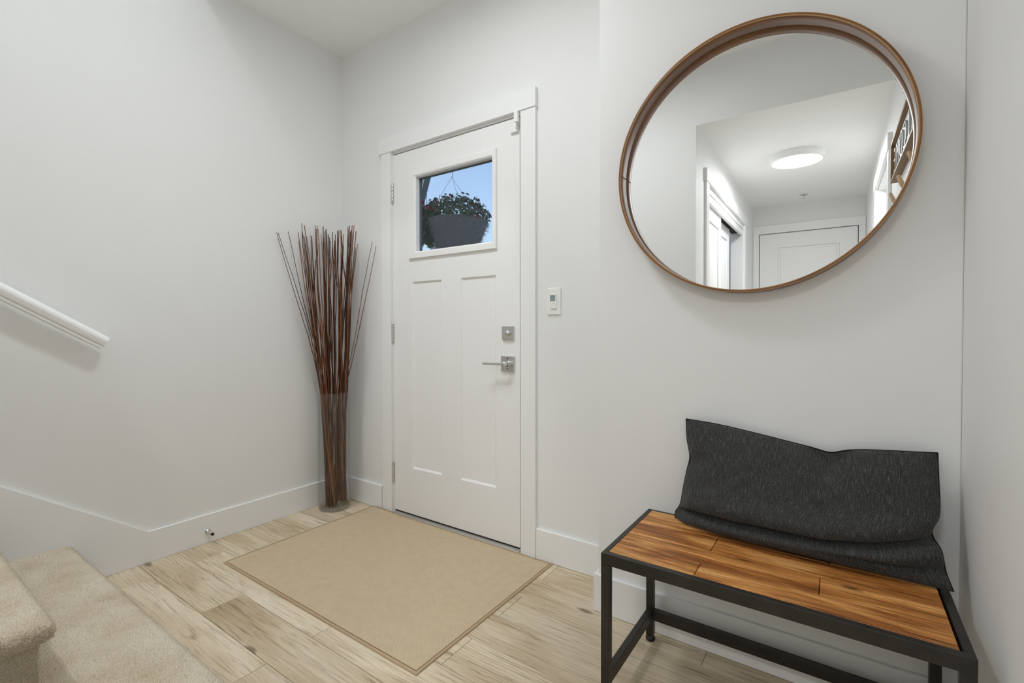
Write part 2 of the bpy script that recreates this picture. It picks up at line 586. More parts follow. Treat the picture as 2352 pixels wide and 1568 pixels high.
def plank(x0, x1, y0, y1):
    key = (round(x1 - x0, 4), round(y1 - y0, 4))
    lx, ly = (x1 - x0) / 2 - PG, (y1 - y0) / 2 - PG
    if key not in plank_cache:
        b, z0, z1 = 0.0011, -0.011, 0.0
        vs = [(-lx, -ly, z0), (lx, -ly, z0), (lx, ly, z0), (-lx, ly, z0), (-lx, -ly, z1 - b), (lx, -ly, z1 - b), (lx, ly, z1 - b), (-lx, ly, z1 - b),
              (-lx + b, -ly + b, z1), (lx - b, -ly + b, z1), (lx - b, ly - b, z1), (-lx + b, ly - b, z1)]
        fs = [(0, 3, 2, 1), (0, 1, 5, 4), (1, 2, 6, 5), (2, 3, 7, 6), (3, 0, 4, 7), (4, 5, 9, 8), (5, 6, 10, 9), (6, 7, 11, 10), (7, 4, 8, 11), (8, 9, 10, 11)]
        me = bpy.data.meshes.new("plank"); me.from_pydata(vs, [], fs); me.materials.append(M['floor'])
        plank_cache[key] = me
    o = bpy.data.objects.new("plank", plank_cache[key])
    o.location = ((x0 + x1) / 2, (y0 + y1) / 2, 0)
    o.parent = fl
    COL.objects.link(o)


for k in range(30):
    y1, y0 = -k * PW, -(k + 1) * PW
    if y0 < YB: y0 = YB
    if y1 - y0 < 0.01: break
    joints = [0.67 + PL * j for j in range(-1, 4)] if k % 2 == 0 else [0.19 + PL * j for j in range(-1, 4)]
    if k in (1, 3): joints = [j + 0.22 for j in joints]
    xs = [0.0] + [j for j in joints if 0.02 < j < XR - 0.02] + [XR]
    for a, b in zip(xs[:-1], xs[1:]): plank(a, b, y0, y1)

# front wall with the door opening
OX0, OX1, OZ1 = 0.478, 1.432, 2.178
w = MB(); w.box(-0.15, OX0, 0, 0.16, -0.06, 2.95); w.box(OX1, XJ, 0, 0.16, -0.06, 2.95); w.box(OX0, OX1, 0, 0.16, OZ1, 2.95)
struct(w.build("wall_front", M['wall']), "pale grey wall around the white entry door", "wall")
struct(bx("wall_bench_side", M['wall'], None, XJ, XR, YM, 0.16, -0.06, 2.95, bevel=0.004), "pale grey wall section behind the bench and round mirror", "wall")
struct(bx("wall_left", M['wall'], None, -0.15, 0, YB - 0.3, 0, -0.06, ZU), "tall pale grey wall behind the handrail", "wall")
RY0, RY1, RZ = -3.205, -2.275, 2.172
w = MB(); w.box(XR, XR + 0.12, RY1, 0.16, -0.06, 2.95); w.box(XR, XR + 0.12, YB - 0.3, RY0, -0.06, 2.95); w.box(XR, XR + 0.12, RY0, RY1, RZ, 2.95)
struct(w.build("wall_right", M['wall']), "pale grey wall right of the bench", "wall")
w = MB(); w.box(0, XR, YO, 0, H, H + 0.25); w.box(XS, XR, YH, YO, H, H + 0.25)
struct(w.build("ceiling", M['ceil']), "white ceiling above the entry", "ceiling")
w = MB(); w.box(XL, XR, YH - 0.12, YH, ZC + 0.001, H + 0.25); w.box(XS, XL, YH - 0.12, YH, -0.06, H + 0.25)
struct(w.build("wall_back", M['wall']), "pale grey header wall over the hall opening in mirror", "wall")
w = MB(); w.box(XL - 0.1, XR, YB - 0.1, YH - 0.12, ZC, ZC + 0.1); w.box(XL, XR, YH - 0.121, YH - 0.0008, ZC, ZC + 0.001)
struct(w.build("ceiling_hall", M['ceil']), "lower white hall ceiling seen in the mirror", "ceiling")
CY0, CY1, CZ = -4.05, -2.295, 2.122
w = MB(); w.box(XL - 0.12, XL, CY1, YH - 0.12, -0.06, ZC); w.box(XL - 0.12, XL, YB - 0.1, CY0, -0.06, ZC); w.box(XL - 0.12, XL, CY0, CY1, CZ, ZC)
w.box(XL - 0.55, XL - 0.50, YB - 0.1, YH - 0.12, -0.06, ZC)
struct(w.build("wall_hall_left", M['wall']), "pale grey hall wall with the closet opening in mirror", "wall")
EX0, EX1, EZ = 1.980, 2.926, 2.178
w = MB(); w.box(XL - 0.6, EX0, YB - 0.12, YB, -0.06, ZC); w.box(EX1, XR, YB - 0.12, YB, -0.06, ZC); w.box(EX0, EX1, YB - 0.12, YB, EZ, ZC)
w.box(EX0, EX1, YB - 0.14, YB - 0.10, -0.06, EZ)
struct(w.build("wall_hall_end", M['wall']), "pale grey wall at the far end of hall", "wall")
# stairwell
w = MB(); w.box(XS, XS + 0.12, YB - 0.3, YH - 0.12, -0.06, ZU); w.box(XS, XS + 0.12, YH - 0.12, YO, H + 0.25, ZU); w.box(0, XS + 0.12, YO, YO + 0.12, H + 0.25, ZU)
w.box(-0.15, XS + 0.12, YB - 0.42, YB - 0.3, -0.06, ZU)
struct(w.build("wall_stairwell", M['wall']), "pale grey stairwell wall beside the stairs", "wall")
struct(bx("ceiling_stairwell", M['ceil'], None, -0.15, XS + 0.12, YB - 0.42, YO + 0.12, ZU, ZU + 0.1), "white ceiling high over the stairwell", "ceiling")

# baseboards
w = MB(); w.box(BBT, 0.3905, -BBT, 0, 0.001, BBH)
struct(w.build("baseboard_front_left", M['trim'], None, 0.002), "white baseboard between vase corner and door casing", "baseboard")
w = MB(); w.box(1.5135, XJ - BBT, -BBT, 0, 0.001, BBH)
struct(w.build("baseboard_front_right", M['trim'], None, 0.002), "white baseboard right of the door casing", "baseboard")
w = MB(); w.box(XJ - BBT, XR, YM - BBT, YM, 0.001, BBH); w.box(XJ - BBT, XJ, YM, 0, 0.001, BBH)
struct(w.build("baseboard_bench_side", M['trim'], None, 0.002), "white baseboard behind the bench legs", "baseboard")
w = MB(); w.box(XR - BBT, XR, -2.17, YM - BBT, 0.001, BBH); w.box(XR - BBT, XR, YB, -3.31, 0.001, BBH)
struct(w.build("baseboard_right", M['trim'], None, 0.002), "white baseboard along the right wall", "baseboard")
# left: level part and the sloping stair skirt
w = MB(); w.prism([(0, 0.001), (-1.094, 0.001), (-1.094, BBH), (0, BBH)], 'x', 0, BBT)
struct(w.build("baseboard_left", M['trim']), "white level baseboard with the door stop", "baseboard")
SL = 0.7195
yend = -4.9
w = MB(); w.prism([(-1.0940, 0.001), (-1.55, 0.001), (yend, (-1.55 - yend) * SL - 0.05), (yend, BBH + (-1.0940 - yend) * SL), (-1.0940, BBH)], 'x', 0, BBT)
struct(w.build("baseboard_stair", M['trim']), "white sloping skirt board climbing beside carpeted stairs", "baseboard")

# ------------------------------------------------------------------ casings
CT = 0.018
# front door casing
tr = empty("trim_1", (0.95, 0, 0)); struct(tr, "white casing around the entry door", "trim")
bx("casing_side", M['trim'], tr, 0.4065, 0.4865, -CT, 0, 0.001, 2.1755, bevel=0.0015)
bx("casing_side", M['trim'], tr, 1.4265, 1.5125, -CT, 0, 0.001, 2.1755, bevel=0.0015)
bx("casing_head", M['trim'], tr, 0.3905, 1.5165, -CT - 0.006, 0, 2.1755, 2.268, bevel=0.0015)
w = MB(); w.box(OX0, 0.4955, 0.0005, 0.155, 0.0, OZ1); w.box(1.4145, OX1, 0.0005, 0.155, 0.0, OZ1); w.box(0.4955, 1.4145, 0.0005, 0.155, 2.1635, OZ1)
w.build("jamb", M['trim'], tr, 0.001)
w = MB(); w.box(0.4955, 1.4145, 0.012, 0.05, 2.158, 2.1635); w.box(1.4115, 1.4145, 0.016, 0.05, 0.02, 2.16)
w.build("weather_strip", M['rubber'], tr)
# hall end door casing
tr = empty("trim_2", (2.45, YB, 0)); struct(tr, "white casing around the hall end door in mirror", "trim")
bx("casing_side", M['trim'], tr, XL + 0.002, EX0 - 0.004, YB, YB + CT, 0.001, 2.178, bevel=0.0015)
bx("casing_side", M['trim'], tr, EX1 + 0.004, 2.986, YB, YB + CT, 0.001, 2.178, bevel=0.0015)
bx("casing_head", M['trim'], tr, XL + 0.002, 2.986, YB, YB + CT + 0.004, 2.178, 2.27, bevel=0.0015)
# closet casing
tr = empty("trim_3", (XL, -3.2, 0)); struct(tr, "white casing around the sliding closet doors in mirror", "trim")
bx("casing_side", M['trim'], tr, XL, XL + CT, -2.300, -2.205, 0.001, 2.172, bevel=0.0015)
bx("casing_side", M['trim'], tr, XL, XL + CT, -4.14, -4.045, 0.001, 2.172, bevel=0.0015)
bx("casing_head", M['trim'], tr, XL, XL + CT + 0.006, -4.155, -2.19, 2.172, 2.266, bevel=0.0015)
w = MB(); w.box(XL - 0.12, XL, CY1 - 0.018, CY1, 0, CZ); w.box(XL - 0.12, XL, CY0, CY0 + 0.018, 0, CZ)
w.build("jamb", M['trim'], tr)
bx("track_fascia", M['trim'], tr, XL - 0.030, XL - 0.004, CY0 + 0.018, CY1 - 0.018, 2.062, CZ - 0.004, bevel=0.001)
bx("sliding_track", M['dark'], tr, XL - 0.112, XL - 0.031, CY0 + 0.018, CY1 - 0.018, 2.090, CZ - 0.002)
# right room doorway casing
tr = empty("trim_4", (XR, -2.74, 0)); struct(tr, "white casing of the doorway beside the welcome sign", "trim")
bx("casing_side", M['trim'], tr, XR - CT, XR, -2.268, -2.178, 0.001, 2.172, bevel=0.0015)
bx("casing_side", M['trim'], tr, XR - CT, XR, -3.302, -3.212, 0.001, 2.172, bevel=0.0015)
bx("casing_head", M['trim'], tr, XR - CT - 0.006, XR, -3.318, -2.162, 2.172, 2.268, bevel=0.0015)
w = MB(); w.box(XR, XR + 0.12, RY1 - 0.015, RY1, 0, RZ); w.box(XR, XR + 0.12, RY0, RY0 + 0.015, 0, RZ); w.box(XR, XR + 0.12, RY0, RY1, RZ - 0.015, RZ)
w.build("jamb", M['trim'], tr)

# ------------------------------------------------------------------ entry door
d1 = empty("door_1", (0.955, 0.02, 0.0)); struct(d1, "white craftsman entry door with a small square window", "door")
DX0, DX1, DZ0, DZ1, DY0, DY1 = 0.4985, 1.4115, 0.022, 2.1565, 0.0, 0.045
P1, P2, PZ = (0.651, 0.886), (1.024, 1.265), (0.293, 1.390)
WX, WZ = (0.682, 1.256), (1.548, 2.004)
w = MB()
w.box(DX0, P1[0], DY0, DY1, DZ0, DZ1); w.box(P2[1], DX1, DY0, DY1, DZ0, DZ1)
w.box(P1[0], P2[1], DY0, DY1, DZ0, PZ[0]); w.box(P1[1], P2[0], DY0, DY1, PZ[0], PZ[1]); w.box(P1[0], P2[1], DY0, DY1, PZ[1], WZ[0])
w.box(P1[0], WX[0], DY0, DY1, WZ[0], WZ[1]); w.box(WX[1], P2[1], DY0, DY1, WZ[0], WZ[1]); w.box(P1[0], P2[1], DY0, DY1, WZ[1], DZ1)
slab = w.build("door_slab", M['door'], d1)
for a, b in (P1, P2):
    # recessed flat panel with a sloped edge
    w = MB(); q = 0.010; t = 0.009
    w.add([(a, DY0, PZ[0]), (b, DY0, PZ[0]), (b, DY0, PZ[1]), (a, DY0, PZ[1]), (a + q, DY0 + t, PZ[0] + q), (b - q, DY0 + t, PZ[0] + q), (b - q, DY0 + t, PZ[1] - q), (a + q, DY0 + t, PZ[1] - q),
           (a, DY1, PZ[0]), (b, DY1, PZ[0]), (b, DY1, PZ[1]), (a, DY1, PZ[1])],
          [(0, 1, 5, 4), (1, 2, 6, 5), (2, 3, 7, 6), (3, 0, 4, 7), (4, 5, 6, 7), (8, 11, 10, 9)])
    w.build("door_panel", M['door'], d1, fixn=False)
# window frame: mitred moulding, proud of the slab
wf = MB()
ox0, ox1, oz0, oz1 = 0.635, 1.2735, 1.5225, 2.0315
ix0, ix1, iz0, iz1 = 0.694, 1.246, 1.562, 1.992


def ringloop(y, k0, k1):
    f = lambda a, b, t: a + (b - a) * t
    return [(f(ox0, ix0, k0), y, f(oz0, iz0, k0)), (f(ox1, ix1, k0), y, f(oz0, iz0, k0)), (f(ox1, ix1, k0), y, f(oz1, iz1, k0)), (f(ox0, ix0, k0), y, f(oz1, iz1, k0))]


prof = [(0.0, 0.0), (-0.010, 0.0), (-0.013, 0.06), (-0.013, 0.80), (-0.006, 1.0), (0.030, 1.0), (0.030, 0.55), (0.0, 0.55)]
vs, fs = [], []
for y, k in prof: vs += ringloop(y, k, k)
n = len(prof)
for i in range(n):
    j = (i + 1) % n
    for k in range(4):
        fs.append((i * 4 + k, i * 4 + (k + 1) % 4, j * 4 + (k + 1) % 4, j * 4 + k))
wf.add(vs, fs)
wfo = wf.build("window_frame", M['door'], d1)
w = MB()
g0, g1, h0, h1 = ix0 - 0.004, ix1 + 0.004, iz0 - 0.004, iz1 + 0.004
for a in ((g0, g0 + 0.012, h0, h1), (g1 - 0.010, g1, h0, h1)): w.box(a[0], a[1], 0.022, 0.036, a[2], a[3])
w.box(g0, g1, 0.022, 0.036, h1 - 0.010, h1); w.box(g0, g1, 0.022, 0.036, h0, h0 + 0.006)
w.build("glazing_gasket", simple("gasket_grey", (0.10, 0.12, 0.13), 0.6), d1)
bx("glass_pane", M['pane'], d1, g0, g1, 0.0275, 0.0305, h0, h1)
# hinges
for zc in (1.930, 1.089, 0.248):
    hg = MB()
    for i in range(5):
        hg.lathe([(0.0, -0.0100), (0.0062, -0.0100), (0.0066, -0.0092), (0.0066, 0.0092), (0.0062, 0.0100), (0.0, 0.0100)], (0.4925, -0.0062, zc - 0.042 + i * 0.021), 'z', 12)
    ho = hg.build("hinge", M['nickel'], d1)
    MB().lathe([(0, -0.064), (0.004, -0.062), (0.0055, -0.055), (0.0055, -0.0525), (0, -0.0525)], (0.4925, -0.0062, zc), 'z', 10).lathe([(0, 0.0525), (0.0055, 0.0525), (0.0055, 0.055), (0.004, 0.062), (0, 0.064)], (0.4925, -0.0062, zc), 'z', 10).build("hinge_pin", M['nickel'], ho)
    bx("hinge_leaf", M['nickel'], ho, 0.4835, 0.4985, -0.001, 0.001, zc - 0.05, zc + 0.05)
# deadbolt
db = MB().box(1.3085, 1.3795, -0.010, 0.0, 1.058, 1.1275).build("deadbolt", M['nickel'], d1, 0.002)
MB().lathe([(0, -0.020), (0.012, -0.020), (0.0135, -0.017), (0.0135, -0.010)], (1.345, 0, 1.0915), 'y', 20).build("thumb_turn_collar", M['chrome'], db)
MB().box(1.325, 1.365, -0.030, -0.019, 1.0875, 1.0955).build("thumb_turn", M['chrome'], db, 0.003, 3)
# lever handle
lv = MB().box(1.3025, 1.3825, -0.010, 0.0, 0.899, 0.9765).build("lever_rose", M['nickel'], d1, 0.002)
MB().lathe([(0, -0.058), (0.0115, -0.058), (0.0125, -0.056), (0.0125, -0.034), (0.0105, -0.032), (0.0105, -0.024), (0.014, -0.020), (0.014, -0.010)], (1.352, 0, 0.939), 'y', 24).build("lever_spindle", M['chrome'], lv)
MB().box(1.222, 1.362, -0.062, -0.050, 0.9325, 0.9445).build("lever_bar", M['nickel'], lv, 0.002)
w = MB()
for dz in (-0.026, 0.026): w.lathe([(0, -0.0125), (0.003, -0.0125), (0.0035, -0.010)], (1.3425, 0, 0.938 + dz), 'y', 10)
w.build("rose_screw", M['rubber'], lv)
bx("door_sweep", M['rubber'], d1, DX0 + 0.002, DX1 - 0.002, 0.004, 0.04, 0.0125, DZ0 + 0.001)
# threshold
ts = MB(); ts.prism([(-0.012, 0.0005), (-0.008, 0.007), (0.004, 0.0115), (0.16, 0.0115), (0.16, 0.0005)], 'x', 0.4965, 1.4135)
struct(ts.build("trim_5", M['alu']), "worn metal threshold under the entry door", "threshold")
# the flip contact on the casing
ds = empty("door_sensor", (1.41, -0.02, 2.08), "small white door contact sensor at top right corner of entry door", "sensor")
bx("housing", M['plastic'], ds, 1.400, 1.422, -0.036, -CT, 2.121, 2.170, bevel=0.002)
bx("pin", M['plastic'], ds, 1.402, 1.409, -0.030, -0.001, 2.094, 2.121, bevel=0.001)
bx("magnet", M['plastic'], ds, 1.362, 1.4085, -0.014, -0.0005, 2.084, 2.094, bevel=0.001)

# ------------------------------------------------------------------ hall doors
d2 = empty("door_2", (2.45, YB - 0.03, 0)); struct(d2, "white panel door at the end of the hall in mirror", "door")
ex0, ex1, ez1 = EX0 + 0.007, EX1 - 0.007, 2.171
px0, px1 = 2.175, 2.760
yf = YB - 0.004
w = MB(); w.box(ex0, px0, yf - 0.035, yf, 0.01, ez1); w.box(px1, ex1, yf - 0.035, yf, 0.01, ez1)
for a, b in ((0.01, 0.25), (0.95, 1.12), (2.008, ez1)): w.box(px0, px1, yf - 0.035, yf, a, b)
w.build("door_slab", M['door'], d2)
for a, b in ((0.25, 0.95), (1.12, 2.008)):
    w = MB(); q = 0.028
    w.box(px0, px1, yf - 0.035, yf - 0.012, a, b); w.box(px0 + q, px1 - q, yf - 0.012, yf - 0.004, a + q, b - q)
    w.build("door_panel", M['door'], d2, 0.004)
MB().lathe([(0, 0.055), (0.022, 0.05), (0.026, 0.035), (0.012, 0.02), (0.012, 0.004), (0.03, 0.003), (0.03, -0.002)], (2.03, yf, 0.93), 'y', 20).build("door_knob", M['nickel'], d2)


def slider(name, xf, y0, y1, label):
    d = empty(name, (xf, (y0 + y1) / 2, 0)); struct(d, label, "door")
    zt = 2.075; t = 0.032; s = 0.11
    w = MB(); w.box(xf - t, xf, y0, y0 + s, 0.012, zt); w.box(xf - t, xf, y1 - s, y1, 0.012, zt)
    for a, b in ((0.012, 0.22), (0.95, 1.08), (1.955, zt)): w.box(xf - t, xf, y0 + s, y1 - s, a, b)
    w.build("door_slab", M['door'], d)
    for a, b in ((0.22, 0.95), (1.08, 1.955)):
        w = MB(); q = 0.03
        w.box(xf - t, xf - 0.012, y0 + s, y1 - s, a, b); w.box(xf - 0.012, xf - 0.003, y0 + s + q, y1 - s - q, a + q, b - q)
        w.build("door_panel", M['door'], d, 0.004)


slider("door_3", XL - 0.034, -3.03, -2.316, "white sliding closet door nearest the hall opening in mirror")
slider("door_4", XL - 0.078, -3.70, -2.985, "white sliding closet door behind the front one in mirror")
d5 = empty("door_5", (XR + 0.10, -2.74, 0)); struct(d5, "white closed door in the right hall doorway in mirror", "door")
w = MB(); y0, y1 = RY0 + 0.018, RY1 - 0.018; xf = XR + 0.085
w.box(xf, xf + 0.035, y0, y0 + 0.12, 0.01, 2.153); w.box(xf, xf + 0.035, y1 - 0.12, y1, 0.01, 2.153)
for a, b in ((0.01, 0.25), (0.95, 1.12), (1.99, 2.153)): w.box(xf, xf + 0.035, y0 + 0.12, y1 - 0.12, a, b)
w.build("door_slab", M['door'], d5)
for a, b in ((0.25, 0.95), (1.12, 1.99)): bx("door_panel", M['door'], d5, xf + 0.01, xf + 0.03, y0 + 0.12, y1 - 0.12, a, b)

# ------------------------------------------------------------------ lamps
def flush_light(loc, strength, label, r=0.19):
    x, y, z = loc
    t = empty("ceiling_light", (x, y, z), label, "ceiling light", "round flush ceiling lights")
    MB().lathe([(r - 0.03, 0), (r, 0), (r + 0.002, -0.006), (r + 0.002, -0.046), (r - 0.002, -0.054), (r - 0.016, -0.056), (r - 0.018, -0.05), (r - 0.03, -0.04)], (x, y, z), 'z', 64).build("housing", M['plastic'], t)
    MB().lathe([(0, -0.0535), (r - 0.020, -0.0525), (r - 0.018, -0.0505)], (x, y, z), 'z', 40).build("diffuser", emit("lamp_diffuser", strength), t)
    return t


flush_light((2.452, -2.998, ZC), L_HALL, "round white flush light glowing on hall ceiling in mirror")
flush_light((1.42, -1.0, H), L_FOYER, "round flush light on the entry ceiling above the frame")
flush_light((0.56, -2.70, ZU), L_UP, "round flush light high on the stairwell ceiling above the frame")
# sprinkler
sp = empty("fire_sprinkler", (2.444, -4.39, ZC), "small chrome fire sprinkler on hall ceiling in mirror", "sprinkler")
MB().lathe([(0.042, 0.0), (0.042, -0.004), (0.030, -0.008), (0.020, -0.004), (0.0, -0.004)], (2.444, -4.39, ZC), 'z', 28).build("escutcheon", M['nickel'], sp)
MB().lathe([(0, -0.004), (0.007, -0.004), (0.006, -0.020), (0.003, -0.030), (0.003, -0.040), (0, -0.040)], (2.444, -4.39, ZC), 'z', 12).build("head", M['chrome'], sp)
MB().lathe([(0, -0.040), (0.014, -0.040), (0.014, -0.0415), (0, -0.0415)], (2.444, -4.39, ZC), 'z', 16).build("deflector", M['chrome'], sp)

# ------------------------------------------------------------------ stairs
RUN, RISE, NY = 0.267, 0.190, -1.370
st = empty("carpeted_stairs", (0.6, -1.4, 0), "beige carpeted stairs climbing along the left wall", "stairs")
NST = 13
PILE = 0.006


def rounded_slab(x0, x1, y0, y1, z0, z1, r, right=True):
    bm = bmesh.new()
    vs = [bm.verts.new(p) for p in [(x0, y0, z0), (x1, y0, z0), (x1, y1, z0), (x0, y1, z0), (x0, y0, z1), (x1, y0, z1), (x1, y1, z1), (x0, y1, z1)]]
    for f in [(0, 3, 2, 1), (4, 5, 6, 7), (0, 1, 5, 4), (1, 2, 6, 5), (2, 3, 7, 6), (3, 0, 4, 7)]: bm.faces.new([vs[i] for i in f])
    bm.edges.ensure_lookup_table()
    ed = []
    for e in bm.edges:
        a, b = e.verts[0].co, e.verts[1].co
        front = abs(a.y - y1) < 1e-6 and abs(b.y - y1) < 1e-6
        rt = abs(a.x - x1) < 1e-6 and abs(b.x - x1) < 1e-6
        if (front and not (abs(a.x - x0) < 1e-6 and abs(b.x - x0) < 1e-6)) or (right and rt and not (abs(a.y - y0) < 1e-6 and abs(b.y - y0) < 1e-6)): ed.append(e)
    bmesh.ops.bevel(bm, geom=ed, offset=r, segments=6, profile=0.5, affect='EDGES', clamp_overlap=True)
    out = ([tuple(v.co) for v in bm.verts], [tuple(v.index for v in f.verts) for f in bm.faces])
    bm.verts.index_update()
    out = ([tuple(v.co) for v in bm.verts], [tuple(v.index for v in f.verts) for f in bm.faces])
    bm.free()
    return out


pile_src = []
for i in range(NST):
    yn = NY - RUN * i
    z = RISE * (i + 1) + (0.002 if i == 0 else 0)
    xr = 1.56 if i == 0 else 1.105
    if yn < YH - 0.14: xr = XS - 0.001
    yb = yn - RUN - 0.06
    if i == 0: yb = YH + 0.001
    w = MB()
    w.add(*rounded_slab(BBT + 0.001, xr, yb, yn, z - 0.055, z - PILE, 0.0255, xr < XS or i == 0), smooth=True)
    tread = w.build("tread", M['carpet'], st)
    w2 = MB(); w2.box(BBT + 0.001, xr - (0.028 if i < 2 else 0.0), yb + 0.001, yn - 0.030, max(0.0005, z - RISE - 0.01), z - 0.054)
    riser = w2.build("riser", M['carpet'], st)
    if i < 3: pile_src += [tread, riser]

# cut pile: short blades scattered over the first steps
V, Fc = [], []
base_i = 0
off = origin_of(st)
allv = []
for o in pile_src:
    me = o.data
    me.calc_loop_triangles()
    co = np.empty(len(me.vertices) * 3); me.vertices.foreach_get("co", co); co = co.reshape(-1, 3)
    tri = np.empty(len(me.loop_triangles) * 3, dtype=np.int32); me.loop_triangles.foreach_get("vertices", tri); tri = tri.reshape(-1, 3)
    A, B, Cc = co[tri[:, 0]], co[tri[:, 1]], co[tri[:, 2]]
    nv = np.cross(B - A, Cc - A); area = np.linalg.norm(nv, axis=1) / 2
    nn = nv / (np.linalg.norm(nv, axis=1)[:, None] + 1e-12)
    wc = (A + B + Cc) / 3 + np.array(off)
    keep = (nn[:, 2] > -0.6) & (area > 1e-9)
    keep &= (nn[:, 1] > -0.5) & (nn[:, 0] > -0.5)
    ar = np.where(keep, area, 0)
    cnt = int(ar.sum() * 130000)
    if cnt < 10: continue
    ti = nrg.choice(len(tri), cnt, p=ar / ar.sum())
    a, b = nrg.random(cnt), nrg.random(cnt)
    sw = a + b > 1; a[sw], b[sw] = 1 - a[sw], 1 - b[sw]
    P = A[ti] + (B - A)[ti] * a[:, None] + (Cc - A)[ti] * b[:, None]
    N = nn[ti]
    W_ = P + np.array(off)
    sx, sy = W_[:, 0], W_[:, 1] + W_[:, 2]
    f1 = np.sin(sx * 13 + 2 * np.sin(sy * 7)) + np.sin(sy * 19 + 3 * np.sin(sx * 9)) + np.sin(sx * 37 + sy * 29 + 2 * np.sin(sy * 23))
    lean = np.stack([-0.22 + 0.035 * f1, 0.18 + 0.03 * f1, np.zeros(cnt)], 1)
    D = N + lean + nrg.normal(0, 0.26, (cnt, 3))
    D /= np.linalg.norm(D, axis=1)[:, None]
    T = np.cross(D, nrg.normal(0, 1, (cnt, 3))); T /= np.linalg.norm(T, axis=1)[:, None] + 1e-9
    B2 = np.cross(D, T)
    hgt = (nrg.uniform(0.0035, 0.0060, cnt) + (nrg.random(cnt) > 0.93) * 0.0035)[:, None]
    hw = nrg.uniform(0.0017, 0.0027, cnt)[:, None]
    # each tuft a small three sided cone: 3 base corners and a tip
    c3 = [P - N * 0.0012 + (T * math.cos(q) + B2 * math.sin(q)) * hw for q in (0.0, 2.094, 4.189)]
    tv = np.stack(c3 + [P + D * hgt], 1).reshape(-1, 3)
    tv[:, 0] = np.maximum(tv[:, 0], BBT + 0.0005 - off.x)
    allv.append(tv)
allv = np.concatenate(allv)
me = bpy.data.meshes.new("carpet_pile")
nc_ = len(allv) // 4
ix = (np.arange(nc_, dtype=np.int32) * 4)[:, None] + np.array([0, 1, 3, 1, 2, 3, 2, 0, 3], dtype=np.int32)[None, :]
me.vertices.add(len(allv)); me.vertices.foreach_set("co", allv.ravel())
me.loops.add(nc_ * 9); me.loops.foreach_set("vertex_index", ix.ravel())
me.polygons.add(nc_ * 3); me.polygons.foreach_set("loop_start", np.arange(0, nc_ * 9, 3, dtype=np.int32))
me.polygons.foreach_set('use_smooth', np.ones(nc_ * 3, dtype=bool))
me.update(calc_edges=True)
me.materials.append(M['pile'])
po = bpy.data.objects.new("carpet_pile", me); COL.objects.link(po); po.parent = st; po["kind"] = "stuff"

# ------------------------------------------------------------------ handrail
hr = empty("stair_handrail", (0.062, -1.26, 1.05), "white wooden handrail with squared end on the left wall", "handrail")
sl = math.atan(0.665)
dirv = Vector((0, -math.cos(sl), math.sin(sl)))
upv = Vector((0, math.sin(sl), math.cos(sl)))
p0 = Vector((0.066, -1.262, 1.052))
outline = []
# rounded top, cove, small foot
for a in range(-20, 201, 20):
    outline.append((0.026 * math.cos(math.radians(a)), 0.004 + 0.024 * math.sin(math.radians(a))))
outline += [(-0.0215, -0.014), (-0.0165, -0.019), (-0.0165, -0.030), (0.0165, -0.030), (0.0165, -0.019), (0.0215, -0.014)]
w = MB()
n = len(outline)
L = 3.6
vs = [p0 + Vector((x, 0, 0)) + upv * z for x, z in outline] + [p0 + dirv * L + Vector((x, 0, 0)) + upv * z for x, z in outline]
w.add(vs, [(i, (i + 1) % n, n + (i + 1) % n, n + i) for i in range(n)])
w.add(vs, [tuple(range(n)), tuple(range(n, 2 * n))[::-1]])
w.build("rail", M['trim'], hr, 0.003, 2)
for s in (0.62, 1.9, 3.2):
    c = p0 + dirv * s - upv * 0.030
    br = MB(); br.lathe([(0, 0.0), (0.03, 0.0), (0.03, 0.004), (0.012, 0.008), (0, 0.008)], (0.0, c.y, c.z - 0.05), 'x', 20)
    br.tube([(0.006, c.y, c.z - 0.05), (0.035, c.y, c.z - 0.052), (0.06, c.y, c.z - 0.035), (0.066, c.y, c.z)], 0.006, 10)
    br.build("bracket", M['nickel'], hr)

# ------------------------------------------------------------------ door stop
dst = empty("door_stop", (0.014, -0.838, 0.058), "chrome cone door stop screwed to the left baseboard", "door stop")
MB().lathe([(0, 0.0), (0.0145, 0.0), (0.0145, 0.003), (0.0125, 0.005), (0.0105, 0.006), (0.0085, 0.014), (0.0072, 0.030), (0.0068, 0.048), (0.0, 0.048)], (0.014, -0.838, 0.058), 'x', 20).build("stem", M['chrome'], dst)
MB().lathe([(0, 0.048), (0.0072, 0.048), (0.0076, 0.051), (0.0072, 0.058), (0.0055, 0.060), (0, 0.060)], (0.014, -0.838, 0.058), 'x', 16).build("rubber_tip", M['rubber'], dst)

# ------------------------------------------------------------------ timer switch
tm = empty("timer_switch", (1.6085, 0, 1.243), "white wall timer switch with small grey screen right of the door", "switch")
bx("cover_plate", M['plastic'], tm, 1.572, 1.645, -0.0075, 0, 1.180, 1.306, bevel=0.003)
ins = bx("timer_body", M['plastic'], tm, 1.592, 1.6245, -0.013, -0.007, 1.207, 1.279, bevel=0.0012)
bx("screen", simple("lcd_screen", (0.27, 0.335, 0.345), 0.25), ins, 1.5945, 1.6195, -0.0136, -0.0128, 1.243, 1.269)
w = MB(); w.box(1.5935, 1.6205, -0.0133, -0.0128, 1.269, 1.2705); w.box(1.5930, 1.5947, -0.0133, -0.0128, 1.242, 1.2705)
w.build("screen_bezel", M['rubber'], ins)
for z0, z1 in ((1.2325, 1.2375), (1.222, 1.230), (1.211, 1.2195)):
    bx("button", M['plastic'], ins, 1.5955, 1.6195, -0.0142, -0.0128, z0, z1, bevel=0.0005)
for z in (1.192, 1.294):
    MB().lathe([(0, -0.0085), (0.002, -0.0085), (0.0028, -0.0072)], (1.6085, 0, z), 'y', 10).build("plate_screw", M['plastic'], tm)

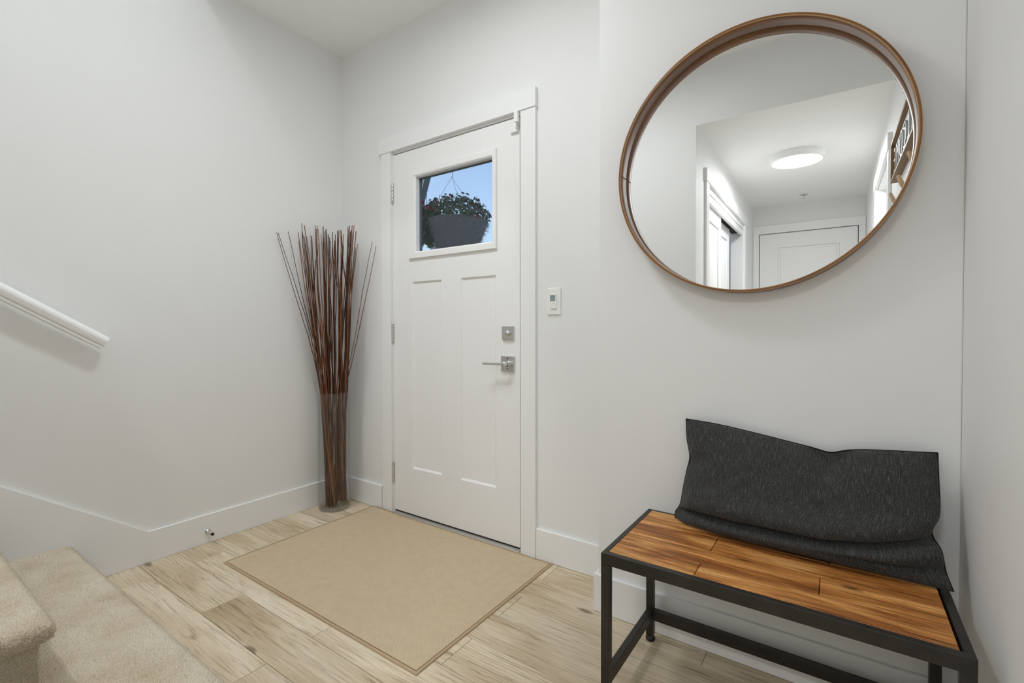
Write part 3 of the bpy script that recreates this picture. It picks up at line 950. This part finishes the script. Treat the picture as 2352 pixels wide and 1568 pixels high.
# ------------------------------------------------------------------ door mat
rug = empty("door_mat", (0.965, -0.455, 0), "beige sisal door mat with bound edges before the entry door", "door mat")
RX0, RX1, RYA, RYB, RT = 0.315, 1.612, -0.897, -0.022, 0.0075


def rug_h(x, y):
    # left back corner climbs the casing foot a little, slight waves
    d = math.hypot((x - 0.42) / 0.10, (y + 0.022) / 0.035)
    return RT + 0.006 * math.exp(-d * d) + 0.0008 * math.sin(x * 6) * math.sin(y * 9)


w = MB(); NX, NYy = 90, 60
bw = 0.011
vs, fs = [], []
for j in range(NYy + 1):
    for i in range(NX + 1):
        x = RX0 + bw + (RX1 - RX0 - 2 * bw) * i / NX; y = RYA + bw + (RYB - RYA - 2 * bw) * j / NYy
        vs.append((x, y, rug_h(x, y)))
for j in range(NYy):
    for i in range(NX):
        a = j * (NX + 1) + i
        fs.append((a, a + 1, a + NX + 2, a + NX + 1))
nb_ = len(vs)
w.add(vs, fs, True)
w.box(RX0 + bw, RX1 - bw, RYA + bw, RYB - bw, 0.0006, RT - 0.002)
w.build("woven_field", M['rug'], rug)
loop = []
for k in range(60): loop.append((RX0 + (RX1 - RX0) * k / 60, RYA))
for k in range(40): loop.append((RX1, RYA + (RYB - RYA) * k / 40))
for k in range(60): loop.append((RX1 - (RX1 - RX0) * k / 60, RYB))
for k in range(40): loop.append((RX0, RYB - (RYB - RYA) * k / 40))


def inward(p, d):
    return (min(max(p[0], RX0 + d), RX1 - d), min(max(p[1], RYA + d), RYB - d))


w = MB(); st_ = MB()
rings = []
for d, hz in ((0.0, 0.0006), (0.0, 0.0040), (0.002, 0.0074), (0.0055, 0.0080), (0.0125, 0.0064)):
    rings.append([(*inward(p, d), hz + (rug_h(*p) - RT if hz > 0.001 else 0)) for p in loop])
nl = len(loop)
vs = [q for r_ in rings for q in r_]
w.add(vs, [(a * nl + k, a * nl + (k + 1) % nl, (a + 1) * nl + (k + 1) % nl, (a + 1) * nl + k) for a in range(len(rings) - 1) for k in range(nl)], True)
w.build("edge_binding", M['binding'], rug)
r0 = [(*inward(p, 0.0085), rug_h(*p) + 0.0004) for p in loop]; r1 = [(*inward(p, 0.0108), rug_h(*p) + 0.0008) for p in loop]
st_.add(r0 + r1, [(k, (k + 1) % nl, nl + (k + 1) % nl, nl + k) for k in range(nl)])
st_.build("stitch_line", M['stitch'], rug)

# ------------------------------------------------------------------ vase and twigs
VX, VY, VR, VH = 0.124, -0.160, 0.093, 0.722
va = empty("glass_vase", (VX, VY, 0), "tall clear glass cylinder floor vase in the corner", "vase")
MB().lathe([(0, 0.0008), (VR - 0.006, 0.0008), (VR, 0.006), (VR, 0.02), (VR - 0.001, 0.3), (VR - 0.002, VH - 0.003), (VR - 0.004, VH), (VR - 0.006, VH - 0.003), (VR - 0.006, 0.3), (VR - 0.006, 0.034), (VR - 0.012, 0.026), (0, 0.024)], (VX, VY, 0), 'z', 64).build("glass_body", M['vase'], va)
ringm = thin_glass("vase_base_ring", (0.965, 0.962, 0.955), 1.2)
MB().lathe([(VR - 0.016, 0.003), (VR - 0.003, 0.003), (VR - 0.0015, 0.010), (VR - 0.003, 0.022), (VR - 0.016, 0.022)], (VX, VY, 0), 'z', 64, True).build("thick_base", ringm, va)

camv = Vector((2.72231, -1.95818, 1.107))
RGT = Vector((0.8218, 0.5698, 0)); FWD = Vector((-0.5698, 0.8218, 0))


def twig(lat, dep, ztop, label, r0=0.0042, group="brown willow twigs in the glass vase", bend=0.0, twist=1.1, fork=False, spread=0.42):
    """lat, dep: position of the tip relative to the vase axis, to the right and away from the viewpoint"""
    top = Vector((VX, VY, ztop)) + RGT * lat + FWD * dep
    top.x = max(top.x, 0.022); top.y = min(top.y, -0.030)
    lx = max(-0.076, min(0.076, lat * spread * 0.75 + rnd.uniform(-0.030, 0.030)))
    ld = max(-0.05, min(0.05, dep * 0.45 + rnd.uniform(-0.025, 0.025)))
    q = Vector((lx, ld)); 
    if q.length > 0.079: q *= 0.079 / q.length
    rim = Vector((VX, VY, VH)) + RGT * q.x + FWD * q.y
    a = math.atan2(q.y, q.x) + twist * rnd.uniform(0.6, 1.3)
    rb = min(0.071, max(0.016, q.length * rnd.uniform(0.75, 1.15)))
    foot = Vector((VX + rb * math.cos(a) * 0.82 - rb * math.sin(a) * 0.57, VY + rb * math.cos(a) * 0.57 + rb * math.sin(a) * 0.82, 0.027))
    pts, rad = [], []
    NS = 15
    ph = rnd.uniform(0, 6.28)
    side = RGT * math.cos(ph) + FWD * math.sin(ph)
    s_r = VH / ztop
    for i in range(NS):
        t = i / (NS - 1)
        if t <= s_r:
            p = foot.lerp(rim, t / s_r)
        else:
            k = (t - s_r) / (1 - s_r)
            p = rim.lerp(top, k)
            p += (RGT * (0.030 * lat / 0.2) * bend) * math.sin(math.pi * k)
            p += side * 0.006 * math.sin(k * 7 + ph)
        if t > 0: p = p + Vector((rnd.gauss(0, 0.0011), rnd.gauss(0, 0.0011), 0)) * (1 if t > s_r else 0.3)
        if p.x < 0.012: p.x = 0.012
        if p.y > -0.026: p.y = -0.026
        pts.append(p); rad.append(r0 * (1 - 0.55 * t) * (1.12 if i % 4 == 2 else 1.0))
    o = empty("willow_twig", (foot.x, foot.y, foot.z), label, "twig", group)
    MB().tube(pts, rad, 6).build("stem", M['twig'], o)
    if fork:
        k = int(NS * rnd.uniform(0.74, 0.86)); b = pts[k]
        e = b + (RGT * rnd.uniform(-0.03, 0.03) + Vector((0, 0, rnd.uniform(0.16, 0.24))))
        e.x = max(e.x, 0.02); e.y = min(e.y, -0.028)
        m1 = b.lerp(e, 0.4) + RGT * rnd.uniform(-0.006, 0.006)
        MB().tube([b, m1, e], [rad[k] * 0.8, rad[k] * 0.7, rad[k] * 0.5], 5).build("side_shoot", M['twig'], o)


SHARED = "thin reddish brown willow twig of the dense upright bundle in vase"
# outliers at the left, near the left wall
twig(-0.255, -0.203, 1.674, "leftmost long twig splaying widest left out of the glass vase", bend=-0.5, r0=0.0036)
twig(-0.246, -0.190, 1.672, "second twig from left splaying along the left wall", bend=-0.8, r0=0.0036)
twig(-0.2146, -0.144, 1.689, "third twig from left leaning toward the handrail", bend=-0.3, r0=0.0036)
# outliers at the right, near the door casing
twig(0.249, -0.027, 1.651, "second rightmost twig leaning toward the door hinges", bend=0.3, r0=0.0036)
twig(0.275, -0.045, 1.621, "rightmost short twig splaying out beside door casing", bend=0.45, r0=0.0036)
twig(-0.178, -0.090, 1.697, "left edge twig of the upright bundle in the vase", bend=0.0, r0=0.0038)
for i in range(60):
    la = -0.160 + 0.320 * (i + 0.5) / 60 + rnd.uniform(-0.006, 0.006)
    top_d = min((0.100 + 0.8218 * la) / 0.5698, (0.128 - 0.5698 * la) / 0.8218, 0.10)
    dep = rnd.uniform(top_d - 0.13, top_d - 0.004)
    zt = rnd.uniform(1.62, 1.752) if i % 3 else rnd.uniform(1.70, 1.76)
    twig(la, dep, zt, SHARED, r0=rnd.uniform(0.0040, 0.0054), bend=rnd.uniform(-0.15, 0.25), fork=(i % 4 == 0), spread=0.66)

# ------------------------------------------------------------------ bench
BX0, BX1, BY0, BY1, BZ = 2.156, 2.946, -0.692, -0.279, 0.465
be = empty("entry_bench", ((BX0 + BX1) / 2, (BY0 + BY1) / 2, 0), "low bench with brown plank seat and black metal frame", "bench")
T = 0.025
for x in (BX0, BX1 - T):
    for y in (BY0, BY1 - T):
        lg = bx("leg", M['black'], be, x, x + T, y, y + T, 0.020, BZ - 0.033, bevel=0.0018)
        MB().lathe([(0, 0.0005), (0.0145, 0.0005), (0.0165, 0.004), (0.0165, 0.010), (0.014, 0.013), (0.009, 0.0155), (0.009, 0.021), (0, 0.021)], (x + T / 2, y + T / 2, 0), 'z', 20).build("foot", M['rubber'], lg)
RH = 0.033
# rails form an angle-iron rim around the planks
bx("front_rail", M['black'], be, BX0, BX1, BY0, BY0 + 0.019, BZ - RH, BZ, bevel=0.0016)
bx("back_rail", M['black'], be, BX0, BX1, BY1 - 0.010, BY1, BZ - RH, BZ, bevel=0.0016)
bx("side_rail", M['black'], be, BX0, BX0 + 0.0155, BY0 + 0.019, BY1 - 0.010, BZ - RH, BZ, bevel=0.0016)
bx("side_rail", M['black'], be, BX1 - 0.0185, BX1, BY0 + 0.019, BY1 - 0.010, BZ - RH, BZ, bevel=0.0016)
for x in (BX0, BX1 - T): bx("side_stretcher", M['black'], be, x + 0.002, x + T - 0.002, BY0 + T, BY1 - T, 0.078, 0.114, bevel=0.0016)
bx("back_stretcher", M['black'], be, BX0 + T, BX1 - T, BY1 - T + 0.002, BY1 - 0.002, 0.078, 0.114, bevel=0.0016)
bx("seat_support", M['black'], be, BX0 + 0.016, BX1 - 0.019, BY0 + 0.0195, BY1 - 0.0105, BZ - RH + 0.004, BZ - 0.020)
wx0, wx1 = BX0 + 0.0160, BX1 - 0.0235
rows = [(-0.6725, -0.592, 2.409), (-0.591, -0.500, 2.682), (-0.499, -0.396, 2.414), (-0.395, -0.2895, 2.700)]
for y0, y1, xj in rows:
    for a, b in ((wx0, xj - 0.0008), (xj + 0.0008, wx1)):
        zt = BZ + rnd.uniform(-0.0022, 0.0002)
        me_off = Vector(((a + b) / 2, (y0 + y1) / 2, 0))
        w = MB(); w.box(a, b, y0 + 0.0007, y1 - 0.0007, BZ - 0.0198, zt)
        o = w.build("seat_plank", M['bench_wood'], None, 0.0016, 2)
        o.data.transform(Matrix.Translation(-me_off)); o.location = me_off - origin_of(be); o.parent = be

# ------------------------------------------------------------------ pillow
def interp(t, xs, ys):
    return float(np.interp(t, xs, ys))


def smoothstep(e0, e1, x):
    t = min(1, max(0, (x - e0) / (e1 - e0))); return t * t * (3 - 2 * t)


pw = empty("throw_pillow", (2.61, -0.36, BZ + 0.002), "dark charcoal woven lumbar pillow slumped on the wooden bench", "pillow")
NU, NV = 150, 90


def spline(t, xs, ys):
    # smooth monotone-ish interpolation
    n = len(xs)
    for i in range(n - 1):
        if t <= xs[i + 1] or i == n - 2:
            h = xs[i + 1] - xs[i]; k = (t - xs[i]) / h
            m0 = ((ys[i + 1] - ys[i - 1]) / (xs[i + 1] - xs[i - 1])) if i > 0 else (ys[1] - ys[0]) / (xs[1] - xs[0])
            m1 = ((ys[i + 2] - ys[i]) / (xs[i + 2] - xs[i])) if i < n - 2 else (ys[-1] - ys[-2]) / (xs[-1] - xs[-2])
            return ys[i] * (2 * k**3 - 3 * k**2 + 1) + h * m0 * (k**3 - 2 * k**2 + k) + ys[i + 1] * (-2 * k**3 + 3 * k**2) + h * m1 * (k**3 - k**2)


def pillow_mid(u, v):
    xl = spline(v, [0, 0.06, 0.14, 0.30, 0.48, 0.62, 0.80, 1.0], [2.263, 2.262, 2.276, 2.283, 2.292, 2.300, 2.288, 2.283])
    xrr = spline(v, [0, 0.12, 0.26, 0.36, 0.42, 0.52, 0.75, 1.0], [2.952, 2.940, 2.934, 2.918, 2.921, 2.934, 2.936, 2.936])
    x = xl + (xrr - xl) * u
    ztop = spline(u, [0, 0.14, 0.26, 0.45, 0.57, 0.635, 0.70, 0.78, 1.0], [0.800, 0.7945, 0.7845, 0.764, 0.751, 0.744, 0.757, 0.766, 0.778])
    zbot = BZ + 0.0035
    z = zbot + (ztop - zbot) * v
    yb = spline(u, [0, 0.25, 0.5, 0.75, 1.0], [-0.322, -0.372, -0.385, -0.392, -0.402])
    yt = -0.268 - 0.004 * math.sin(u * 9)
    y = yt + (yb - yt) * (1 - v) ** 1.25
    return x, y, z


def pillow_thick(u, v):
    e = (1 - abs(2 * u - 1) ** 3.2) ** 0.55 * (1 - abs(2 * v - 1) ** 2.6) ** 0.6
    return e


vcx = [0, 0.12, 0.3, 0.5, 0.68, 0.85, 1.0]
vcy = [0.10, 0.13, 0.165, 0.185, 0.215, 0.275, 0.34]
verts, faces, uvs = [], [], []
for side in (0, 1):
    for j in range(NV + 1):
        for i in range(NU + 1):
            u, v = i / NU, j / NV
            uu = 0.5 - 0.5 * math.cos(math.pi * u) * (0.6) - 0.5 * (1 - 2 * u) * 0.4
            x, y, z = pillow_mid(uu, v)
            e = pillow_thick(uu, v)
            if side == 0:
                d = 0.062 * e
                # slump crease running across the lower front, deeper to the right
                vc = spline(uu, vcx, vcy)
                ew = smoothstep(0.0, 0.06, uu) * (1 - 0.35 * smoothstep(0.9, 1.0, uu))
                d -= 0.030 * math.exp(-((v - vc) / 0.030) ** 2) * ew
                d += 0.020 * math.exp(-((v - vc - 0.13) / 0.11) ** 2) * ew
                d += 0.016 * math.exp(-((v - vc + 0.085) / 0.055) ** 2) * ew
                # second soft fold, lower right
                v2 = 0.075 + 0.05 * uu
                d -= 0.012 * math.exp(-((v - v2) / 0.022) ** 2) * smoothstep(0.5, 0.72, uu)
                # dent under the karate chop at the top
                d -= 0.040 * math.exp(-((uu - 0.635) / 0.075) ** 2 - ((v - 0.93) / 0.14) ** 2)
                d += 0.008 * math.exp(-((uu - 0.50) / 0.07) ** 2 - ((v - 0.86) / 0.16) ** 2)
                d += 0.010 * math.exp(-((uu - 0.77) / 0.08) ** 2 - ((v - 0.84) / 0.18) ** 2)
                # pinched left side
                d -= 0.012 * math.exp(-((uu - 0.03) / 0.07) ** 2 - ((v - 0.60) / 0.07) ** 2)
                d += (0.0022 * math.sin(uu * 23 + v * 9) + 0.0016 * math.sin(uu * 41 - v * 17)) * e
                yy = y - max(d, 0.0)
                zz = z
                if v < 0.10: zz = max(BZ + 0.0025, z - 0.0)
            else:
                d = 0.030 * e
                yy = min(y + d, YM - 0.003)
                zz = z
            yy = min(yy, YM - 0.003)
            verts.append((x, yy, zz)); uvs.append((uu, v * 0.52))
stride = (NU + 1) * (NV + 1)
for side in (0, 1):
    for j in range(NV):
        for i in range(NU):
            a = side * stride + j * (NU + 1) + i
            q = (a, a + 1, a + NU + 2, a + NU + 1)
            faces.append(q if side == 0 else q[::-1])
offp = pw.location
me = bpy.data.meshes.new("cushion_cover")
me.from_pydata([(x - offp.x, y - offp.y, z - offp.z) for x, y, z in verts], [], faces)
ul = me.uv_layers.new(name="UVMap")
for lp in me.loops: ul.data[lp.index].uv = uvs[lp.vertex_index]
me.polygons.foreach_set("use_smooth", [True] * len(me.polygons))
bm = bmesh.new(); bm.from_mesh(me)
bmesh.ops.remove_doubles(bm, verts=bm.verts, dist=0.0004)
bmesh.ops.recalc_face_normals(bm, faces=bm.faces)
bm.to_mesh(me); bm.free()
me.materials.append(M['pillow'])
po = bpy.data.objects.new("cushion_cover", me); COL.objects.link(po); po.parent = pw
# seam piping round the edge
seam = []
for i in range(0, NU + 1, 2): seam.append(pillow_mid(i / NU, 1.0))
for j in range(NV, -1, -2): seam.append(pillow_mid(1.0, j / NV))
seam2 = []
for j in range(NV, -1, -2): seam2.append(pillow_mid(0.0, j / NV))
pm = M['pillow']
MB().tube(seam, 0.0018, 6).tube(seam2, 0.0018, 6).build("seam", simple("charcoal_seam", (0.018, 0.018, 0.018), 0.95, 0, 0.05), pw)

# ------------------------------------------------------------------ mirror
mr = empty("round_mirror", (2.4712, YM, 1.651), "large round mirror in a deep walnut hoop frame above bench", "mirror")
R = 0.4238
prof_f = [(R - 0.0085, -0.066), (R - 0.0070, -0.0688), (R - 0.0012, -0.0688), (R, -0.0672), (R, -0.004), (R - 0.0085, -0.004)]
MB().lathe(prof_f, mr.location, 'y', 160, True).build("hoop_frame", M['walnut'], mr)
MB().lathe([(R - 0.0012, -0.0689), (R + 0.0003, -0.0682), (R + 0.0003, -0.0672), (R - 0.0012, -0.0676)], mr.location, 'y', 160, True).build("outer_edge_highlight", M['rim_edge'], mr)  # thin rings on both rim edges carry the highlight as colour
MB().lathe([(R - 0.0088, -0.0655), (R - 0.0076, -0.0690), (R - 0.0066, -0.0690), (R - 0.0076, -0.0655)], mr.location, 'y', 160, True).build("inner_edge_highlight", M['rim_edge'], mr)
nseg = 160
gl = MB()
a_t, b_t = math.tan(math.radians(0.3915)), math.tan(math.radians(-0.2826))
cx, cz = 2.47, 1.65
ring = []
for k in range(nseg):
    a = 2 * math.pi * k / nseg
    x, z = mr.location.x + (R - 0.0082) * math.cos(a), mr.location.z + (R - 0.0082) * math.sin(a)
    ring.append((x, -0.245 + a_t * (x - cx) + b_t * (z - cz), z))
gl.add(ring, [tuple(range(nseg))])
g = gl.build("mirror_glass", M['mirror'], mr, fixn=False)
MB().lathe([(0, -0.0055), (R - 0.0088, -0.0055), (R - 0.0088, -0.0015), (0, -0.0015)], mr.location, 'y', 64).build("back_panel", M['dark'], mr)
# joint of the hoop at the left inside
c0 = mr.location
ja = math.radians(180 - 2.5)
jx, jz = c0.x + (R - 0.0089) * math.cos(ja), c0.z + (R - 0.0089) * math.sin(ja)
MB().box(jx, jx + 0.0006, c0.y - 0.0655, c0.y - 0.015, jz - 0.0006, jz + 0.0006).build("hoop_joint", M['dark'], mr)

# ------------------------------------------------------------------ welcome sign and pegs (seen in the mirror)
sg = empty("welcome_sign", (2.965, -1.33, 1.90), "wood framed WELCOME sign on the right wall in mirror", "sign")
SY0, SY1, SZ0, SZ1 = -1.845, -0.845, 1.888, 2.098
SX = 2.956
mw = simple("sign_frame_wood", (0.215, 0.125, 0.045), 0.5)
bx("frame_rail", mw, sg, SX, XR - 0.001, SY0, SY1, SZ0, SZ0 + 0.014, bevel=0.001)
bx("frame_rail", mw, sg, SX, XR - 0.001, SY0, SY1, SZ1 - 0.014, SZ1, bevel=0.001)
bx("frame_stile", mw, sg, SX, XR - 0.001, SY0, SY0 + 0.014, SZ0 + 0.014, SZ1 - 0.014, bevel=0.001)
bx("frame_stile", mw, sg, SX, XR - 0.001, SY1 - 0.014, SY1, SZ0 + 0.014, SZ1 - 0.014, bevel=0.001)
bx("sign_board", simple("sign_board_white", (0.80, 0.80, 0.79), 0.5), sg, XR - 0.014, XR - 0.002, SY0 + 0.014, SY1 - 0.014, SZ0 + 0.014, SZ1 - 0.014)
lm = simple("galvanised_letters", (0.46, 0.47, 0.48), 0.35, 0.6)
letters = "WELCOME"
for i, ch in enumerate(letters):
    cu_ = bpy.data.curves.new("letter", 'FONT')
    cu_.body = ch; cu_.size = 0.185; cu_.extrude = 0.004; cu_.align_x = 'CENTER'; cu_.resolution_u = 6; cu_.offset = -0.0045
    tmp = bpy.data.objects.new("tmp_letter", cu_); COL.objects.link(tmp)
    bpy.context.view_layer.update()
    dg = bpy.context.evaluated_depsgraph_get()
    lmesh = bpy.data.meshes.new_from_object(tmp.evaluated_get(dg))
    bpy.data.objects.remove(tmp)
    yc = SY1 - 0.085 - i * (SY1 - SY0 - 0.17) / 6.0
    lmesh.materials.clear(); lmesh.materials.append(lm)
    # text x -> -Y, text y -> Z, facing -X
    lmesh.transform(Matrix(((0, 0, -1, XR - 0.019), (-1, 0, 0, yc), (0, 1, 0, SZ0 + 0.040), (0, 0, 0, 1))) @ Matrix.Diagonal((0.85, 1, 1, 1)))
    lmesh.transform(Matrix.Translation(-sg.location))
    lo = bpy.data.objects.new("letter", lmesh); COL.objects.link(lo); lo.parent = sg

pegm = simple("pale_beech", (0.58, 0.40, 0.24), 0.5)
for y, lab in ((-1.56, "pale wooden coat peg farthest from the round mirror under sign"), (-1.22, "middle pale wooden coat peg under the welcome sign"), (-0.87, "pale wooden coat peg nearest the round mirror under sign")):
    e = empty("coat_peg", (XR, y, 1.68), lab, "coat peg", "wooden coat pegs")
    MB().lathe([(0, 0), (0.02, 0), (0.02, -0.006), (0.012, -0.010), (0, -0.010)], (XR, y, 1.68), 'x', 20).build("wall_disc", pegm, e)
    MB().tube([(XR - 0.006, y, 1.68), (XR - 0.022, y, 1.70), (XR - 0.040, y, 1.735), (XR - 0.054, y, 1.772), (XR - 0.056, y, 1.778)], [0.008, 0.0095, 0.0095, 0.0075, 0.003], 14).build("peg", pegm, e)

# ------------------------------------------------------------------ outside: hanging basket and porch timber
BKX, BKY, BKZ = 0.385, 0.70, 1.905
hb = empty("hanging_basket", (BKX, BKY, 1.70), "coir hanging basket of leaves and red flowers outside door window", "hanging basket")
coir = simple("coir_liner", (0.21, 0.21, 0.21), 0.95, 0, 0.05, 1.0, 220)
MB().lathe([(0, -0.200), (0.10, -0.198), (0.150, -0.185), (0.190, -0.11), (0.222, -0.02), (0.232, 0.0), (0.222, 0.004), (0.20, -0.01), (0, -0.012)], (BKX, BKY, BKZ), 'z', 48).build("coir_bowl", coir, hb)
# loose fibres
w = MB()
for k in range(2600):
    a = rnd.uniform(0, 6.283); t = rnd.random()
    r_ = 0.150 + (0.232 - 0.150) * t; z_ = BKZ - 0.185 + 0.185 * t
    p = Vector((BKX + r_ * math.cos(a), BKY + r_ * math.sin(a), z_)); out = Vector((math.cos(a), math.sin(a), -0.2))
    d = Vector((rnd.gauss(0, 1), rnd.gauss(0, 1), rnd.gauss(0, 1))).normalized() * rnd.uniform(0.015, 0.045)
    q = p + d + out * 0.010; s = Vector((0.0018, 0.0018, 0.0015))
    w.add([p + out * 0.002, p + out * 0.002 + s, q], [(0, 1, 2)])
fo = w.build("coir_fibres", simple("coir_fibre", (0.36, 0.36, 0.35), 0.9), hb, fixn=False); fo["kind"] = "stuff"
leafm = simple("leaf_green", (0.055, 0.105, 0.050), 0.5)
w = MB()


def leaf(w, c, size, nrm, elong=1.35):
    nrm = nrm.normalized()
    t = nrm.cross(Vector((rnd.gauss(0, 1), rnd.gauss(0, 1), rnd.gauss(0, 1)))).normalized(); b = nrm.cross(t)
    e = elong
    vs = [c - t * size * e, c - t * size * 0.3 * e + b * size * 0.75 + nrm * size * 0.12, c + t * size * 0.5 * e + b * size * 0.6, c + t * size * e - nrm * size * 0.1, c + t * size * 0.5 * e - b * size * 0.6, c - t * size * 0.3 * e - b * size * 0.75 + nrm * size * 0.12]
    w.add(vs, [(0, 1, 2, 3), (0, 3, 4, 5)], True)


for k in range(620):
    a = rnd.uniform(0, 6.283); ph = rnd.random() ** 0.7 * 1.5
    rr = 0.245 * math.sin(ph + 0.06) * rnd.uniform(0.75, 1.1); zz = BKZ - 0.01 + 0.205 * math.cos(ph) * rnd.uniform(0.65, 1.06)
    p = Vector((BKX + rr * math.cos(a), BKY + rr * math.sin(a), zz))
    leaf(w, p, rnd.uniform(0.010, 0.019), Vector((math.cos(a) * math.sin(ph), math.sin(a) * math.sin(ph), math.cos(ph))) + Vector((rnd.gauss(0, .5), rnd.gauss(0, .5), rnd.gauss(0, .5))))
for k in range(760):     # trailing side toward the left of the window
    s = rnd.random() ** 0.8
    p = Vector((BKX - 0.02 - 0.22 * rnd.random() * (1 - 0.35 * s), BKY - 0.12 - 0.12 * rnd.random(), BKZ + 0.10 - 0.29 * s))
    if p.x > BKX - 0.10 and p.z < BKZ - 0.02: continue
    leaf(w, p, rnd.uniform(0.012, 0.022), Vector((rnd.gauss(0, 1), rnd.gauss(0, 1), rnd.gauss(0, 1))))
fo = w.build("foliage", leafm, hb, fixn=False); fo["kind"] = "stuff"
w = MB()
for k in range(26):
    a = rnd.uniform(0, 6.283)
    base = Vector((BKX, BKY, BKZ)) + Vector((rnd.uniform(-0.2, 0.2), rnd.uniform(-0.2, 0.1), -0.01))
    tip = base + Vector((rnd.uniform(-0.1, 0.1), rnd.uniform(-0.1, 0.1), rnd.uniform(0.10, 0.2)))
    w.tube([base, base.lerp(tip, 0.5) + Vector((0.01, 0, 0.01)), tip], [0.003, 0.0025, 0.0015], 5)
w.build("stems", leafm, hb)
red = simple("red_petals", (0.42, 0.012, 0.035), 0.5)
for fx, fy, fz, sz in ((0.239, 0.50, 2.027, 0.024), (0.274, 0.48, 1.975, 0.030), (0.316, 0.48, 1.955, 0.032), (0.352, 0.49, 1.963, 0.030), (0.374, 0.49, 1.998, 0.022), (0.236, 0.49, 1.985, 0.026), (0.256, 0.49, 1.858, 0.022), (0.300, 0.48, 1.968, 0.030), (0.43, 0.58, 2.062, 0.020), (0.615, 0.66, 1.905, 0.020), (0.60, 0.64, 1.94, 0.018)):
    w = MB()
    c = Vector((fx, fy, fz))
    for k in range(26):
        d = Vector((rnd.gauss(0, 1), rnd.gauss(0, 1), rnd.gauss(0, 1))).normalized()
        leaf(w, c + d * sz * rnd.uniform(0.3, 1.0), sz * 0.32, d, 1.0)
    w.build("flower_head", red, hb, fixn=False)
# chains and hook
chm = simple("white_chain", (0.75, 0.76, 0.77), 0.4)
apex = Vector((0.338, 0.70, 2.245))
for k in range(3):
    a = math.radians(90 + 120 * k + 20)
    e = Vector((BKX + 0.222 * math.cos(a), BKY + 0.222 * math.sin(a), BKZ))
    w = MB(); nl_ = 34
    for i in range(nl_):
        p = apex.lerp(e, i / nl_); q = apex.lerp(e, (i + 0.72) / nl_)
        d = (e - apex).normalized(); s = d.cross(Vector((0.3, 1, 0.2))).normalized() if i % 2 else d.cross(Vector((1, -0.2, 0.1))).normalized()
        w.tube([p + s * 0.0022, q + s * 0.0022], 0.0011, 4); w.tube([p - s * 0.0022, q - s * 0.0022], 0.0011, 4)
    w.build("chain", chm, hb)
MB().tube([apex - Vector((0, 0, 0.006)), apex + Vector((0.006, 0, 0.004)), apex + Vector((0.003, 0, 0.02)), apex + Vector((0, 0, 0.06)), apex + Vector((0, 0, 0.42))], 0.0028, 6).build("hook_wire", chm, hb)
# porch timber
tm_ = simple("blue_grey_timber", (0.17, 0.235, 0.255), 0.6)
pp = empty("porch_frame", (-0.10, 0.86, 0), "blue grey timber porch post and braces outside the door window", "porch frame")
bx("post", tm_, pp, -0.36, -0.26, 0.80, 0.90, -0.3, 2.66, bevel=0.004)
bx("beam", tm_, pp, -0.30, 2.4, 0.62, 0.78, 2.66, 2.86, bevel=0.004)
w = MB(); w.prism([(-0.26, 1.80), (-0.135, 2.14), (0.06, 2.66), (-0.26, 2.66)], 'y', 0.82, 0.88)
w.build("upper_brace", tm_, pp)
w = MB(); w.prism([(-0.13, 2.02), (-0.07, 2.02), (0.30, 1.10), (0.24, 1.10)], 'y', 0.84, 0.90)
w.build("lower_brace", tm_, pp)
struct(bx("porch_floor", simple("porch_concrete", (0.45, 0.44, 0.42), 0.9), None, -1.5, 3.0, 0.16, 2.2, -0.20, -0.05), "grey porch slab outside the entry door", "porch")
